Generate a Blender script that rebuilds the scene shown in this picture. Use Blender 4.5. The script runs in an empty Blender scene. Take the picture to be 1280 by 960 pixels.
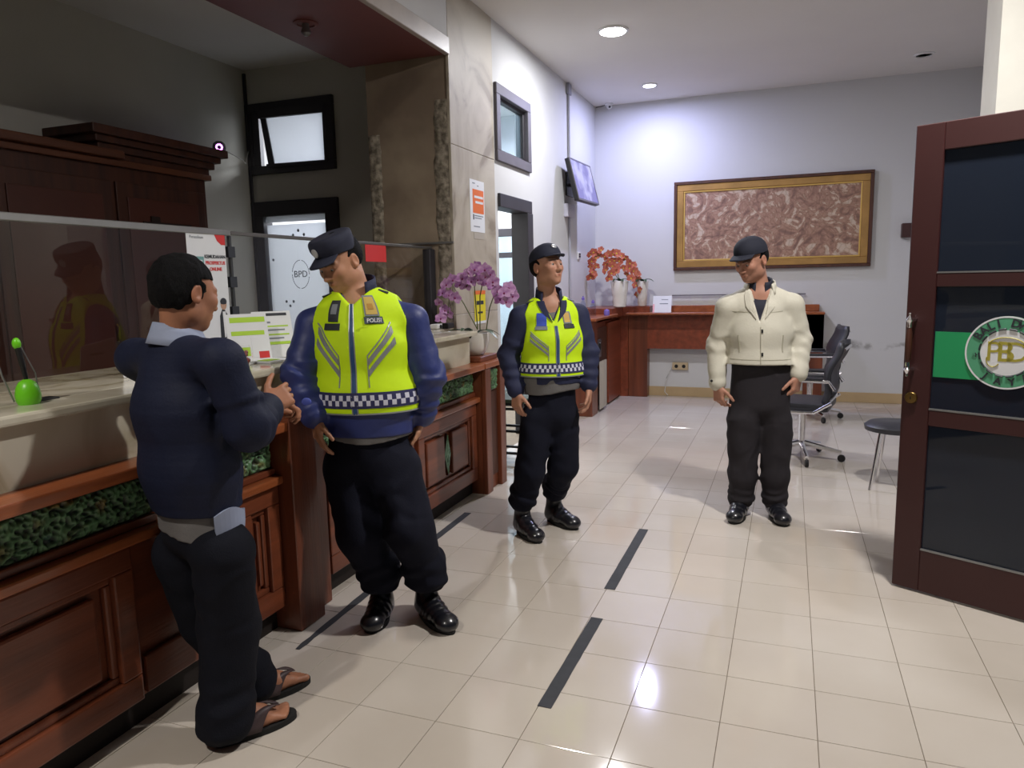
import bpy, bmesh, math, random
import numpy as np
from mathutils import Vector, Matrix
random.seed(7)
sc = bpy.context.scene
COL = sc.collection
# ------------------------------------------------------------ camera
FPX = 911.75
CAM = (1.3716, -1.7270, 1.4671)
yaw_, pit_, rol_ = -0.3631, 0.1416, -0.021
fwd = Vector((math.sin(yaw_)*math.cos(pit_), math.cos(yaw_)*math.cos(pit_), -math.sin(pit_)))
r0 = Vector((math.cos(yaw_), -math.sin(yaw_), 0)); u0 = r0.cross(fwd)
rt = r0*math.cos(rol_) + u0*math.sin(rol_); up = u0*math.cos(rol_) - r0*math.sin(rol_)
cd = bpy.data.cameras.new('camera'); cam = bpy.data.objects.new('camera', cd); COL.objects.link(cam)
cd.sensor_width = 36; cd.lens = FPX/1280*36; cd.clip_start = .05; cd.clip_end = 60
cam.matrix_world = Matrix(((rt.x, up.x, -fwd.x, CAM[0]), (rt.y, up.y, -fwd.y, CAM[1]), (rt.z, up.z, -fwd.z, CAM[2]), (0, 0, 0, 1)))
sc.camera = cam
# ------------------------------------------------------------ world (night outside), exposure
w = bpy.data.worlds.new('world'); sc.world = w; w.use_nodes = True
w.node_tree.nodes['Background'].inputs[0].default_value = (.10, .12, .16, 1)
w.node_tree.nodes['Background'].inputs[1].default_value = .15
sc.view_settings.view_transform = 'Standard'; sc.view_settings.look = 'None'
sc.view_settings.exposure = 0.28; sc.view_settings.gamma = 1.0
sc.view_settings.use_curve_mapping = False
# ------------------------------------------------------------ the lit ceiling lamps: (x, y, z, watts, colour, radius)
LAMPS = [(-.09, 4.70, 3.53, 38, (.95, .95, 1.0), .08), (-.12, 6.60, 3.53, 30, (.55, .58, 1.0), .06),
         (2.0, 1.45, 3.53, 78, (1.0, .96, .93), .08), (-.25, -2.2, 3.53, 56, (1.0, .94, .86), .09)]
def area(name, loc, size, watts, col, shape='DISK', rot=(0, 0, 0), sy=None, spread=None):
    l = bpy.data.lights.new(name, 'AREA'); l.shape = shape; l.size = size
    if sy: l.size_y = sy
    if spread: l.spread = spread
    l.energy = watts; l.color = col
    o = bpy.data.objects.new(name, l); COL.objects.link(o); o.location = loc; o.rotation_euler = rot
    return o
for (x, y, z, wt, c, r) in LAMPS: area('lamp_light', (x, y, z-.022), r*2, wt, c)
area('back_room_light', (-2.1, 5.7, 3.3), 1.2, 190, (.88, .92, 1.0), 'SQUARE')
# ------------------------------------------------------------ helpers
def bp(x, y, X=None, Y=None, Z=None):
    d = rt*((x-640)/FPX) - up*((y-480)/FPX) + fwd
    if X is not None: t = (X-CAM[0])/d.x
    elif Y is not None: t = (Y-CAM[1])/d.y
    else: t = (Z-CAM[2])/d.z
    return Vector(CAM) + d*t
MW = {}
def mw(o): return MW.get(o.name, Matrix.Identity(4)) if o else Matrix.Identity(4)
def tag(o, label=None, cat=None, group=None, kind=None):
    if label: o['label'] = label
    if cat: o['category'] = cat
    if group: o['group'] = group
    if kind: o['kind'] = kind
    return o
def empty(name, loc, label, cat, group=None, rz=0):
    o = bpy.data.objects.new(name, None); COL.objects.link(o); o.empty_display_size = .1
    o.location = loc; o.rotation_euler = (0, 0, rz)
    MW[o.name] = Matrix.Translation(loc) @ Matrix.Rotation(rz, 4, 'Z')
    return tag(o, label, cat, group)
def link(name, me, parent=None, mat=None, M=None, smooth=False):
    """mesh data given in the parent's own frame"""
    o = bpy.data.objects.new(name, me); COL.objects.link(o)
    if mat is not None:
        me.materials.clear()
        for m in (mat if isinstance(mat, (list, tuple)) else [mat]): me.materials.append(m)
    if smooth: me.polygons.foreach_set('use_smooth', [True]*len(me.polygons))
    if parent: o.parent = parent
    if M is not None: o.matrix_local = M
    MW[o.name] = mw(parent) @ (M if M is not None else Matrix.Identity(4))
    return o
def mesh(name, V, F, parent=None, mat=None, world=True, smooth=False, mi=None):
    me = bpy.data.meshes.new(name)
    V = [tuple(v) for v in V]
    if world and parent is not None:
        inv = mw(parent).inverted(); V = [tuple(inv @ Vector(v)) for v in V]
    me.from_pydata(V, [], [tuple(f) for f in F]); me.update()
    o = link(name, me, parent, mat, None, smooth)
    if mi is not None: me.polygons.foreach_set('material_index', mi)
    return o
class B:
    """collects shapes in world coordinates, then links them as ONE mesh"""
    def __init__(s): s.bm = bmesh.new()
    def box(s, lo, hi, bev=.0, M=None):
        lo = Vector(lo); hi = Vector(hi); c = (lo+hi)/2; d = hi-lo
        r = bmesh.ops.create_cube(s.bm, size=1, matrix=(M or Matrix.Identity(4)) @ Matrix.Translation(c) @ Matrix.Diagonal((abs(d.x), abs(d.y), abs(d.z), 1)))
        if bev:
            ed = list({e for v in r['verts'] for e in v.link_edges})
            bmesh.ops.bevel(s.bm, geom=ed, offset=min(bev, min(abs(d.x), abs(d.y), abs(d.z))*.45), segments=1 if bev < .006 else 2, affect='EDGES', profile=.6)
        return s
    def tube(s, pts, r, n=8, cap=True):
        pts = [Vector(p) for p in pts]; rs = r if isinstance(r, (list, tuple)) else [r]*len(pts)
        rings = []
        ref = Vector((0, 0, 1))
        for i, p in enumerate(pts):
            t = (pts[min(i+1, len(pts)-1)] - pts[max(i-1, 0)])
            if t.length < 1e-9: t = Vector((0, 0, 1))
            t.normalize()
            if abs(t.dot(ref)) > .95: ref = Vector((1, 0, 0)) if abs(t.x) < .9 else Vector((0, 1, 0))
            a = t.cross(ref).normalized(); b = t.cross(a); 
            rings.append([s.bm.verts.new(p + (a*math.cos(k*2*math.pi/n) + b*math.sin(k*2*math.pi/n))*rs[i]) for k in range(n)])
            ref = -b if False else ref
        for i in range(len(rings)-1):
            for k in range(n): s.bm.faces.new((rings[i][k], rings[i][(k+1) % n], rings[i+1][(k+1) % n], rings[i+1][k]))
        if cap:
            s.bm.faces.new(rings[0][::-1]); s.bm.faces.new(rings[-1])
        return s
    def lathe(s, prof, c, n=24, M=None):
        """prof [(r,z)...], open ends closed when r>0"""
        M = M or Matrix.Identity(4); c = Vector(c); rings = []
        for r, z in prof:
            rings.append([s.bm.verts.new(M @ (c + Vector((r*math.cos(k*2*math.pi/n), r*math.sin(k*2*math.pi/n), z)))) for k in range(n)])
        for i in range(len(rings)-1):
            for k in range(n): s.bm.faces.new((rings[i][k], rings[i][(k+1) % n], rings[i+1][(k+1) % n], rings[i+1][k]))
        s.bm.faces.new(rings[0][::-1]); s.bm.faces.new(rings[-1])
        return s
    def ball(s, c, r, n=10, sc=(1, 1, 1), M=None):
        bmesh.ops.create_uvsphere(s.bm, u_segments=n, v_segments=max(5, n*2//3), radius=r,
            matrix=(M or Matrix.Identity(4)) @ Matrix.Translation(c) @ Matrix.Diagonal((*sc, 1)))
        return s
    def quad(s, a, b, c, d):
        s.bm.faces.new([s.bm.verts.new(p) for p in (a, b, c, d)]); return s
    def poly(s, pts, th):
        """flat polygon (list of 3D points) extruded by vector th"""
        v1 = [s.bm.verts.new(p) for p in pts]; v2 = [s.bm.verts.new(Vector(p)+Vector(th)) for p in pts]
        s.bm.faces.new(v1[::-1]); s.bm.faces.new(v2); n = len(pts)
        for k in range(n): s.bm.faces.new((v1[k], v1[(k+1) % n], v2[(k+1) % n], v2[k]))
        return s
    def build(s, name, mat, parent=None, smooth=False, **t):
        bmesh.ops.recalc_face_normals(s.bm, faces=s.bm.faces)
        me = bpy.data.meshes.new(name); s.bm.to_mesh(me); s.bm.free()
        if parent is not None: me.transform(mw(parent).inverted())
        o = link(name, me, parent, mat, None, False)
        if smooth:
            me.polygons.foreach_set('use_smooth', [True]*len(me.polygons))
            try: me.set_sharp_from_angle(angle=math.radians(40))
            except Exception: pass
        if t: tag(o, t.get('label'), t.get('cat'), t.get('group'), t.get('kind'))
        return o
def text(name, s, size, M, mat, parent=None, th=.0006, align='CENTER', bold=0):
    """flat lettering as mesh; M places it in the world (text lies in local XY)"""
    cu = bpy.data.curves.new(name, 'FONT'); cu.body = s; cu.size = size; cu.extrude = th; cu.align_x = align; cu.align_y = 'CENTER'
    cu.offset = bold; cu.resolution_u = 3
    t = bpy.data.objects.new('tmp_text', cu); COL.objects.link(t)
    dg = bpy.context.evaluated_depsgraph_get()
    me = bpy.data.meshes.new_from_object(t.evaluated_get(dg)); bpy.data.objects.remove(t); bpy.data.curves.remove(cu)
    me.transform(mw(parent).inverted() @ M); me.name = name
    return link(name, me, parent, mat)
# ------------------------------------------------------------ materials
def nt(name):
    m = bpy.data.materials.new(name); m.use_nodes = True
    return m, m.node_tree, m.node_tree.nodes['Principled BSDF']
def C4(c): return (c[0], c[1], c[2], 1)
def S(r, g, b):
    """sRGB 0-255 -> linear"""
    return tuple(((v/255)/12.92 if v/255 <= .04045 else ((v/255+.055)/1.055)**2.4) for v in (r, g, b))
def mat(name, c, rough=.6, metal=0, var=.0, scale=8, stretch=(1, 1, 1), c2=None, bump=0, bscale=None, spec=None, coat=0, sheen=0, detail=3, lo=.35, hi=.65, attr=None):
    m, t, p = nt(name); N = t.nodes; L = t.links
    p.inputs['Base Color'].default_value = C4(c); p.inputs['Roughness'].default_value = rough; p.inputs['Metallic'].default_value = metal
    if spec is not None: p.inputs['Specular IOR Level'].default_value = spec
    if coat: p.inputs['Coat Weight'].default_value = coat; p.inputs['Coat Roughness'].default_value = .12
    if sheen: p.inputs['Sheen Weight'].default_value = sheen
    co = N.new('ShaderNodeTexCoord'); mp = N.new('ShaderNodeMapping'); mp.inputs['Scale'].default_value = stretch
    L.new(co.outputs['Object'], mp.inputs[0])
    if attr:
        a = N.new('ShaderNodeAttribute'); a.attribute_name = attr
        mu = N.new('ShaderNodeMixRGB'); mu.blend_type = 'MULTIPLY'; mu.inputs[0].default_value = 1
        no = N.new('ShaderNodeTexNoise'); no.inputs['Scale'].default_value = scale; no.inputs['Detail'].default_value = detail
        L.new(mp.outputs[0], no.inputs[0]); r = N.new('ShaderNodeValToRGB'); L.new(no.outputs[0], r.inputs[0])
        r.color_ramp.elements[0].position = lo; r.color_ramp.elements[1].position = hi
        r.color_ramp.elements[0].color = (1-var, 1-var, 1-var, 1); r.color_ramp.elements[1].color = (1, 1, 1, 1)
        L.new(a.outputs['Color'], mu.inputs[1]); L.new(r.outputs[0], mu.inputs[2]); L.new(mu.outputs[0], p.inputs['Base Color'])
    elif var or c2:
        no = N.new('ShaderNodeTexNoise'); no.inputs['Scale'].default_value = scale; no.inputs['Detail'].default_value = detail
        L.new(mp.outputs[0], no.inputs[0]); r = N.new('ShaderNodeValToRGB'); L.new(no.outputs[0], r.inputs[0])
        r.color_ramp.elements[0].position = lo; r.color_ramp.elements[1].position = hi
        d = c2 or tuple(v*(1-var) for v in c)
        r.color_ramp.elements[0].color = C4(d); r.color_ramp.elements[1].color = C4(c)
        L.new(r.outputs[0], p.inputs['Base Color'])
    if bump:
        nb = N.new('ShaderNodeTexNoise'); nb.inputs['Scale'].default_value = bscale or scale*4; nb.inputs['Detail'].default_value = 4
        L.new(mp.outputs[0], nb.inputs[0]); b = N.new('ShaderNodeBump'); b.inputs['Strength'].default_value = bump; b.inputs['Distance'].default_value = .01
        L.new(nb.outputs[0], b.inputs['Height']); L.new(b.outputs[0], p.inputs['Normal'])
    return m
def glass(name, tint=(1, 1, 1), refl=1.0, rough=0.0, ior=1.5, dark=0.0, dcol=(0, 0, 0)):
    m, t, p = nt(name); N = t.nodes; L = t.links; out = N['Material Output']; N.remove(p)
    tr = N.new('ShaderNodeBsdfTransparent'); tr.inputs[0].default_value = C4(tint)
    gl = N.new('ShaderNodeBsdfGlossy'); gl.inputs['Roughness'].default_value = rough; gl.inputs['Color'].default_value = (refl, refl, refl, 1)
    fr = N.new('ShaderNodeFresnel'); fr.inputs[0].default_value = ior
    ge = N.new('ShaderNodeNewGeometry'); sb = N.new('ShaderNodeMath'); sb.operation = 'SUBTRACT'; sb.inputs[0].default_value = 1; L.new(ge.outputs['Backfacing'], sb.inputs[1])
    ml = N.new('ShaderNodeMath'); ml.operation = 'MULTIPLY'; L.new(fr.outputs[0], ml.inputs[0]); L.new(sb.outputs[0], ml.inputs[1])
    mx = N.new('ShaderNodeMixShader'); L.new(ml.outputs[0], mx.inputs[0]); L.new(mx.outputs[0], out.inputs[0]); L.new(gl.outputs[0], mx.inputs[2])
    if dark:
        df = N.new('ShaderNodeBsdfDiffuse'); df.inputs[0].default_value = C4(dcol)
        m2 = N.new('ShaderNodeMixShader'); m2.inputs[0].default_value = dark
        L.new(tr.outputs[0], m2.inputs[1]); L.new(df.outputs[0], m2.inputs[2]); L.new(m2.outputs[0], mx.inputs[1])
    else: L.new(tr.outputs[0], mx.inputs[1])
    return m
def emis(name, c, s):
    m, t, p = nt(name); p.inputs['Base Color'].default_value = C4(c); p.inputs['Emission Color'].default_value = C4(c); p.inputs['Emission Strength'].default_value = s
    return m
def wood(name, c, c2, rough=.38, axis=1, sc_=7, coat=.15):
    st = [14, 14, 14]; st[axis] = 1.0
    return mat(name, c, rough, c2=c2, scale=sc_/6, stretch=tuple(st), bump=.12, bscale=sc_, coat=coat, detail=6, lo=.3, hi=.72)
M = {}
M['wall'] = mat('painted_wall', S(205, 205, 204), .85, var=.05, scale=1.5, bump=.05, bscale=60)
M['wall_t'] = mat('teller_wall_paint', S(200, 197, 187), .85, var=.08, scale=1.2, bump=.05, bscale=60)
M['ceil'] = mat('ceiling_paint', S(224, 221, 216), .9, var=.04, scale=1.0)
M['wood'] = wood('counter_wood', S(132, 70, 44), S(98, 50, 32))
M['woodv'] = wood('counter_wood_upright', S(128, 68, 43), S(94, 48, 31), axis=2)
M['wood_l'] = wood('counter_ledge_wood', S(164, 92, 52), S(132, 70, 40), rough=.32, coat=.3)
M['wood_d'] = wood('dark_cabinet_wood', S(84, 44, 26), S(58, 28, 17), rough=.5, axis=2, coat=0)
M['wood_c'] = wood('cabinet_cornice_wood', S(112, 62, 34), S(84, 44, 24), rough=.5, coat=0)
M['desk'] = wood('desk_wood', S(140, 68, 42), S(108, 50, 30))
M['toe'] = mat('toe_kick', S(26, 16, 12), .7)
M['maroon'] = mat('maroon_paint', S(60, 25, 25), .45, var=.12, scale=3, bump=.03)
M['beam'] = mat('maroon_beam_paint', S(110, 60, 58), .55, var=.12, scale=2)
M['strip'] = mat('beam_edge_strip', S(170, 160, 152), .4, var=.15, scale=5)
M['black'] = mat('black_plastic', S(20, 20, 22), .45, var=.2)
M['leather'] = mat('black_leather', S(46, 47, 54), .42, var=.15, bump=.1, bscale=120)
M['chrome'] = mat('chrome', (.75, .75, .78), .16, 1)
M['brass'] = mat('brass', S(170, 140, 84), .32, 1, var=.2)
M['alu'] = mat('aluminium_rail', S(150, 150, 150), .4, .7, var=.1)
M['dframe'] = mat('dark_window_frame', S(52, 50, 55), .5, var=.15, scale=6)
M['gframe'] = mat('grey_window_frame', S(96, 92, 98), .5, var=.12, scale=6)
M['white'] = mat('white_plastic', S(225, 225, 222), .4, var=.03)
M['pot'] = mat('glazed_white_pot', S(226, 222, 216), .25, var=.03, coat=.4)
M['paper'] = mat('paper', S(226, 228, 232), .6, var=.03)
M['glass'] = glass('clear_glass')
M['screen_glass'] = glass('counter_glass', (.96, .96, .95), .9)
M['tint'] = glass('tinted_door_glass', (.04, .05, .06), .8, dark=.5, dcol=S(50, 58, 74))  # dark film tint; the blue-grey diffuse part paints in a bluish reflection
M['blueglass'] = glass('window_glass', (.80, .88, .92), .8, dark=.12, dcol=S(150, 175, 190))
M['frost'] = mat('frosted_glass', S(214, 216, 218), .55)
_t = M['frost'].node_tree; _tl = _t.nodes.new('ShaderNodeBsdfTranslucent'); _tl.inputs[0].default_value = (.9, .92, .95, 1); _mx = _t.nodes.new('ShaderNodeMixShader'); _mx.inputs[0].default_value = .5
_t.links.new(_t.nodes['Principled BSDF'].outputs[0], _mx.inputs[1]); _t.links.new(_tl.outputs[0], _mx.inputs[2]); _t.links.new(_mx.outputs[0], _t.nodes['Material Output'].inputs[0])
M['tape'] = mat('black_floor_tape', S(50, 52, 56), .7, var=.2, scale=20)
M['green_l'] = mat('lime_plastic', S(110, 205, 30), .35)
M['leaf'] = mat('orchid_leaf', S(44, 74, 38), .4, var=.3, scale=10)
M['stem'] = mat('orchid_stem', S(86, 92, 50), .6)
M['purple'] = mat('purple_petal', S(208, 164, 208), .6, c2=S(164, 104, 168), scale=30)
M['purple_c'] = mat('orchid_centre', S(130, 30, 90), .6)
M['orange'] = mat('orange_petal', S(210, 124, 100), .6, c2=S(176, 84, 70), scale=30)
M['red'] = mat('red_print', S(206, 44, 44), .6)
M['green'] = mat('green_film', S(34, 150, 92), .45)
M['emgreen'] = mat('emblem_green', S(84, 160, 122), .5)
M['gold'] = mat('emblem_gold', S(166, 156, 60), .5)
M['ink'] = mat('dark_ink', S(40, 44, 52), .6)
M['inkg'] = mat('grey_ink', S(128, 134, 142), .6)
M['lime_p'] = mat('lime_print', S(176, 214, 60), .6)
M['teal'] = mat('teal_print', S(110, 160, 160), .6)
M['orp'] = mat('orange_print', S(226, 112, 48), .6)
M['yel'] = mat('yellow_print', S(220, 204, 40), .6)
M['mauve'] = mat('purple_plastic', S(120, 104, 190), .4)

def m_marble(name, a, b, c, sc_=3, rough=.22):
    m, t, p = nt(name); N = t.nodes; L = t.links
    co = N.new('ShaderNodeTexCoord'); n1 = N.new('ShaderNodeTexNoise'); n1.inputs['Scale'].default_value = sc_; n1.inputs['Detail'].default_value = 8; n1.inputs['Distortion'].default_value = 1.6
    L.new(co.outputs['Object'], n1.inputs[0]); r = N.new('ShaderNodeValToRGB'); L.new(n1.outputs[0], r.inputs[0])
    e = r.color_ramp.elements; e[0].position = .34; e[0].color = C4(c); e[1].position = .62; e[1].color = C4(a); k = e.new(.44); k.color = C4(b)
    L.new(r.outputs[0], p.inputs['Base Color']); p.inputs['Roughness'].default_value = rough; p.inputs['Coat Weight'].default_value = .2
    return m
M['marble'] = m_marble('cream_marble', S(206, 200, 182), S(192, 184, 162), S(160, 150, 122))
M['clad'] = m_marble('column_cladding', S(184, 176, 160), S(168, 158, 142), S(140, 130, 114), 2.0, .55)
M['board'] = mat('column_board', S(158, 142, 122), .8, c2=S(130, 114, 98), scale=3, bump=.15, bscale=20)
M['rub'] = mat('torn_plaster', S(168, 158, 142), .9, c2=S(100, 92, 80), scale=22, bump=.7, bscale=40, detail=6)
M['skirt'] = mat('skirting_tile', S(190, 164, 124), .35, var=.12, scale=4)
def m_tile():
    m, t, p = nt('ceramic_floor_tile'); N = t.nodes; L = t.links
    ge = N.new('ShaderNodeNewGeometry'); n1 = N.new('ShaderNodeTexNoise'); n1.inputs['Scale'].default_value = 1.3; n1.inputs['Detail'].default_value = 5
    L.new(ge.outputs['Position'], n1.inputs[0]); r = N.new('ShaderNodeValToRGB'); L.new(n1.outputs[0], r.inputs[0])
    e = r.color_ramp.elements; e[0].position = .3; e[0].color = C4(S(192, 182, 170)); e[1].position = .7; e[1].color = C4(S(204, 196, 186))
    oi = N.new('ShaderNodeObjectInfo'); mx = N.new('ShaderNodeMixRGB'); mx.blend_type = 'MULTIPLY'; mx.inputs[0].default_value = .06
    L.new(r.outputs[0], mx.inputs[1]); cr = N.new('ShaderNodeCombineColor'); L.new(oi.outputs['Random'], cr.inputs[0]); L.new(oi.outputs['Random'], cr.inputs[1]); L.new(oi.outputs['Random'], cr.inputs[2])
    L.new(cr.outputs[0], mx.inputs[2]); L.new(mx.outputs[0], p.inputs['Base Color'])
    p.inputs['Roughness'].default_value = .09; p.inputs['Specular IOR Level'].default_value = .5
    return m
M['tile'] = m_tile()
M['grout'] = mat('dark_grout', S(120, 108, 92), .9, var=.2, scale=20)
def m_backwall():
    """white paint with a damp stain low on the right"""
    m, t, p = nt('back_wall_paint'); N = t.nodes; L = t.links
    ge = N.new('ShaderNodeNewGeometry'); sp = N.new('ShaderNodeSeparateXYZ'); L.new(ge.outputs['Position'], sp.inputs[0])
    n1 = N.new('ShaderNodeTexNoise'); n1.inputs['Scale'].default_value = 4; n1.inputs['Detail'].default_value = 7; L.new(ge.outputs['Position'], n1.inputs[0])
    def math_(op, a, b=None):
        n = N.new('ShaderNodeMath'); n.operation = op
        for i, v in enumerate((a, b)):
            if v is None: continue
            if isinstance(v, (int, float)): n.inputs[i].default_value = v
            else: L.new(v, n.inputs[i])
        return n.outputs[0]
    dz = math_('ABSOLUTE', math_('SUBTRACT', sp.outputs[2], math_('ADD', math_('MULTIPLY', n1.outputs[0], .24), .53)))
    band = math_('SUBTRACT', 1.0, math_('MULTIPLY', dz, 16)); band = math_('MAXIMUM', band, 0)
    xm = math_('MULTIPLY', math_('GREATER_THAN', sp.outputs[0], 1.42), band)
    n2 = N.new('ShaderNodeTexNoise'); n2.inputs['Scale'].default_value = 9; n2.inputs['Detail'].default_value = 6; L.new(ge.outputs['Position'], n2.inputs[0])
    f = math_('MULTIPLY', xm, math_('MAXIMUM', math_('MULTIPLY', math_('SUBTRACT', n2.outputs[0], .46), 4.5), 0)); f = math_('MINIMUM', f, .6)
    mx = N.new('ShaderNodeMixRGB'); L.new(f, mx.inputs[0]); mx.inputs[1].default_value = C4(S(205, 205, 204)); mx.inputs[2].default_value = C4(S(110, 106, 100))
    L.new(mx.outputs[0], p.inputs['Base Color']); p.inputs['Roughness'].default_value = .85
    return m
M['wall_b'] = m_backwall()
def m_paint():
    """generic crowded brown and cream figure-like marks"""
    m, t, p = nt('brown_painting_canvas'); N = t.nodes; L = t.links
    co = N.new('ShaderNodeTexCoord'); n0 = N.new('ShaderNodeTexNoise'); n0.inputs['Scale'].default_value = 5; n0.inputs['Detail'].default_value = 6; n0.inputs['Distortion'].default_value = 2.4
    L.new(co.outputs['Object'], n0.inputs[0]); r = N.new('ShaderNodeValToRGB'); L.new(n0.outputs[0], r.inputs[0])
    e = r.color_ramp.elements; e[0].position = .35; e[0].color = C4(S(128, 98, 84)); e[1].position = .64; e[1].color = C4(S(196, 176, 156))
    for ps, c in ((.44, S(152, 116, 98)), (.50, S(172, 136, 114)), (.545, S(150, 116, 96)), (.58, S(196, 170, 146))): k = e.new(ps); k.color = C4(c)
    v = N.new('ShaderNodeTexVoronoi'); v.inputs['Scale'].default_value = 16; v.feature = 'DISTANCE_TO_EDGE'; L.new(co.outputs['Object'], v.inputs[0])
    r2 = N.new('ShaderNodeValToRGB'); L.new(v.outputs[0], r2.inputs[0]); r2.color_ramp.elements[0].color = (.55, .5, .45, 1); r2.color_ramp.elements[1].color = (1, 1, 1, 1); r2.color_ramp.elements[1].position = .16
    mx = N.new('ShaderNodeMixRGB'); mx.blend_type = 'MULTIPLY'; mx.inputs[0].default_value = .45; L.new(r.outputs[0], mx.inputs[1]); L.new(r2.outputs[0], mx.inputs[2])
    L.new(mx.outputs[0], p.inputs['Base Color']); p.inputs['Roughness'].default_value = .7
    return m
M['canvas'] = m_paint()
def vnoise(x, y, z, seed=0):
    """trilinear value noise, numpy arrays in, 0..1 out"""
    r = np.random.RandomState(seed).rand(32, 32, 32).astype(np.float32)
    x, y, z = np.broadcast_arrays(x, y, z)
    xi = np.floor(x).astype(int); yi = np.floor(y).astype(int); zi = np.floor(z).astype(int)
    f = [v - i for v, i in ((x, xi), (y, yi), (z, zi))]; f = [v*v*(3-2*v) for v in f]
    o = 0
    for a in (0, 1):
        for b in (0, 1):
            for c in (0, 1):
                o = o + r[(xi+a) & 31, (yi+b) & 31, (zi+c) & 31]*(f[0] if a else 1-f[0])*(f[1] if b else 1-f[1])*(f[2] if c else 1-f[2])
    return o
def color_attr(me, cols, name='tone'):
    a = me.color_attributes.new(name, 'FLOAT_COLOR', 'POINT')
    c = np.ones((len(me.vertices), 4), np.float32); c[:, :3] = cols; a.data.foreach_set('color', c.ravel())
# ============================================================ SETTING
def struct(o): o['kind'] = 'structure'; return o
def sempty(n):
    loc = {'window_1': (-2.9, 4.0, 2.5), 'door_1': (-2.9, 4.0, 0), 'window_2': (-.92, 4.45, 2.45), 'door_2': (-.92, 4.46, 0)}[n]
    o = bpy.data.objects.new(n, None); COL.objects.link(o); o.location = loc; MW[o.name] = Matrix.Translation(loc); return struct(o)
CZ = 3.54; BY = 7.36
fl = struct(B().box((-4.5, -4.2, -.12), (4.2, 9.0, -.003)).build('floor', M['grout']))
# floor tiles: one shared mesh, the 300 that show largest are parts
tm = B().box((.0011, .0011, -.004), (.2989, .2989, 0), bev=.0008).bm
tme = bpy.data.meshes.new('tile'); tm.to_mesh(tme); tm.free(); tme.materials.append(M['tile'])
cells = []
for i in range(-3, 11):
    for j in range(-14, 25):
        cx, cy = i*.3+.15, j*.3+.15
        d = Vector((cx, cy, 0))-Vector(CAM); dz = d.dot(fwd)
        seen = False
        if dz > .5:
            px = 640+FPX*d.dot(rt)/dz; py = 480-FPX*d.dot(up)/dz
            seen = -90 < px < 1370 and py < 1060 and cx > -.72
        cells.append((0 if seen else 1, d.length, i, j))
cells.sort()
rest = B()
for n, (uns, dl, i, j) in enumerate(cells):
    if n < 298 and not uns:
        o = bpy.data.objects.new('tile', tme); COL.objects.link(o); o.parent = fl; o.location = (i*.3, j*.3, 0)
    else:
        rest.box((i*.3+.0011, j*.3+.0011, -.004), (i*.3+.2989, j*.3+.2989, 0))
rest.build('tile', M['tile'], fl, kind='stuff')
struct(B().box((-4.5, 4.0, CZ), (4.2, 9.0, CZ+.12)).box((-.92, -4.2, CZ), (4.2, 4.0, CZ+.12)).build('ceiling', M['ceil']))
struct(B().box((-3.6, -4.2, 3.42), (-.92, 4.0, 3.54)).build('ceiling_teller', M['ceil']))
struct(B().box((-4.5, BY, 0), (4.2, BY+.12, CZ)).build('wall_back', M['wall_b']))
struct(B().box((3.22, 3.0, 0), (3.34, BY, CZ)).build('wall_right', M['wall']))
# wall between the hall and the back room (X=-.92) with doorway and window
dy0, dy1, dzt = 4.06, 4.87, 2.165
wy0, wy1, wz0, wz1 = 4.045, 4.86, 2.455, 3.045
b = B()
T = -1.04
b.box((T, 4.0, 0), (-.92, dy0-.0, CZ)).box((T, dy1, 0), (-.92, BY, CZ)).box((T, dy0, dzt), (-.92, dy1, wz0)).box((T, dy0, wz1), (-.92, dy1, CZ))
struct(b.build('wall_left', M['wall']))
# wall between the teller area and the back room (Y=4), with window and door openings
b = B()
ix0, ix1 = -3.355, -2.445      # shared opening width
b.box((-3.6, 4.0, 0), (ix0, 4.12, CZ)).box((ix1, 4.0, 0), (-1.041, 4.12, CZ)).box((ix0, 4.0, 2.21), (ix1, 4.12, 2.49)).box((ix0, 4.0, 3.10), (ix1, 4.12, CZ))
struct(b.build('wall_teller_back', M['wall_t']))
struct(B().box((-3.49, -4.2, 0), (-3.37, 4.0, CZ)).build('wall_teller_left', M['wall_t']))
struct(B().box((-4.5, 4.0, 0), (-4.38, BY, CZ)).build('wall_backroom', M['wall']))
# bulkhead over the counter: white upper wall, light edge strip, maroon underside
struct(B().box((-1.04, -4.2, 3.155), (-.92, 3.17, CZ)).build('wall_bulkhead', M['wall']))
struct(B().box((-1.72, -4.2, 3.045), (-.925, 3.17, 3.15)).build('trim_1', M['beam']))
struct(B().box((-.945, -4.2, 3.04), (-.905, 3.17, 3.155), bev=.004).build('trim_2', M['strip']))
# the column with torn marble cladding
colm = struct(B().box((-1.60, 3.185, 0), (-.94, 3.999, CZ)).build('column', M['board']))
for k, (z0, z1) in enumerate(((0, 1.22), (1.222, 2.44), (2.442, CZ))):
    B().box((-.94, 3.172, z0), (-.918, 4.0, z1), bev=.003).build('cladding_panel', M['clad'], colm)
def ragged(x0, x1, z0, z1, y, side, seed):
    """torn plaster strip on the column's near face, lumpy and with one uneven edge"""
    r = random.Random(seed); nz = int((z1-z0)/.03); nx = 7; V = []; F = []
    e = 0
    for k in range(nz+1):
        e = .75*e + r.uniform(-.02, .02)
        for i in range(nx):
            u = i/(nx-1); wdt = (x1-x0)*(1+e*3)
            x = x0 + wdt*u if side > 0 else x1 - wdt*u
            V.append((x, y - (.004+.014*r.random())*(1 if 0 < i < nx-1 else 0), z0+(z1-z0)*k/nz))
    for k in range(nz):
        for i in range(nx-1):
            a = k*nx+i; F.append((a, a+1, a+nx+1, a+nx))
    return mesh('torn_plaster', V, F, colm, M['rub'], smooth=True)
ragged(-1.60, -1.50, 1.10, 2.55, 3.184, 1, 3)
ragged(-1.05, -.925, 0.95, 2.75, 3.184, -1, 5)
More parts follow.
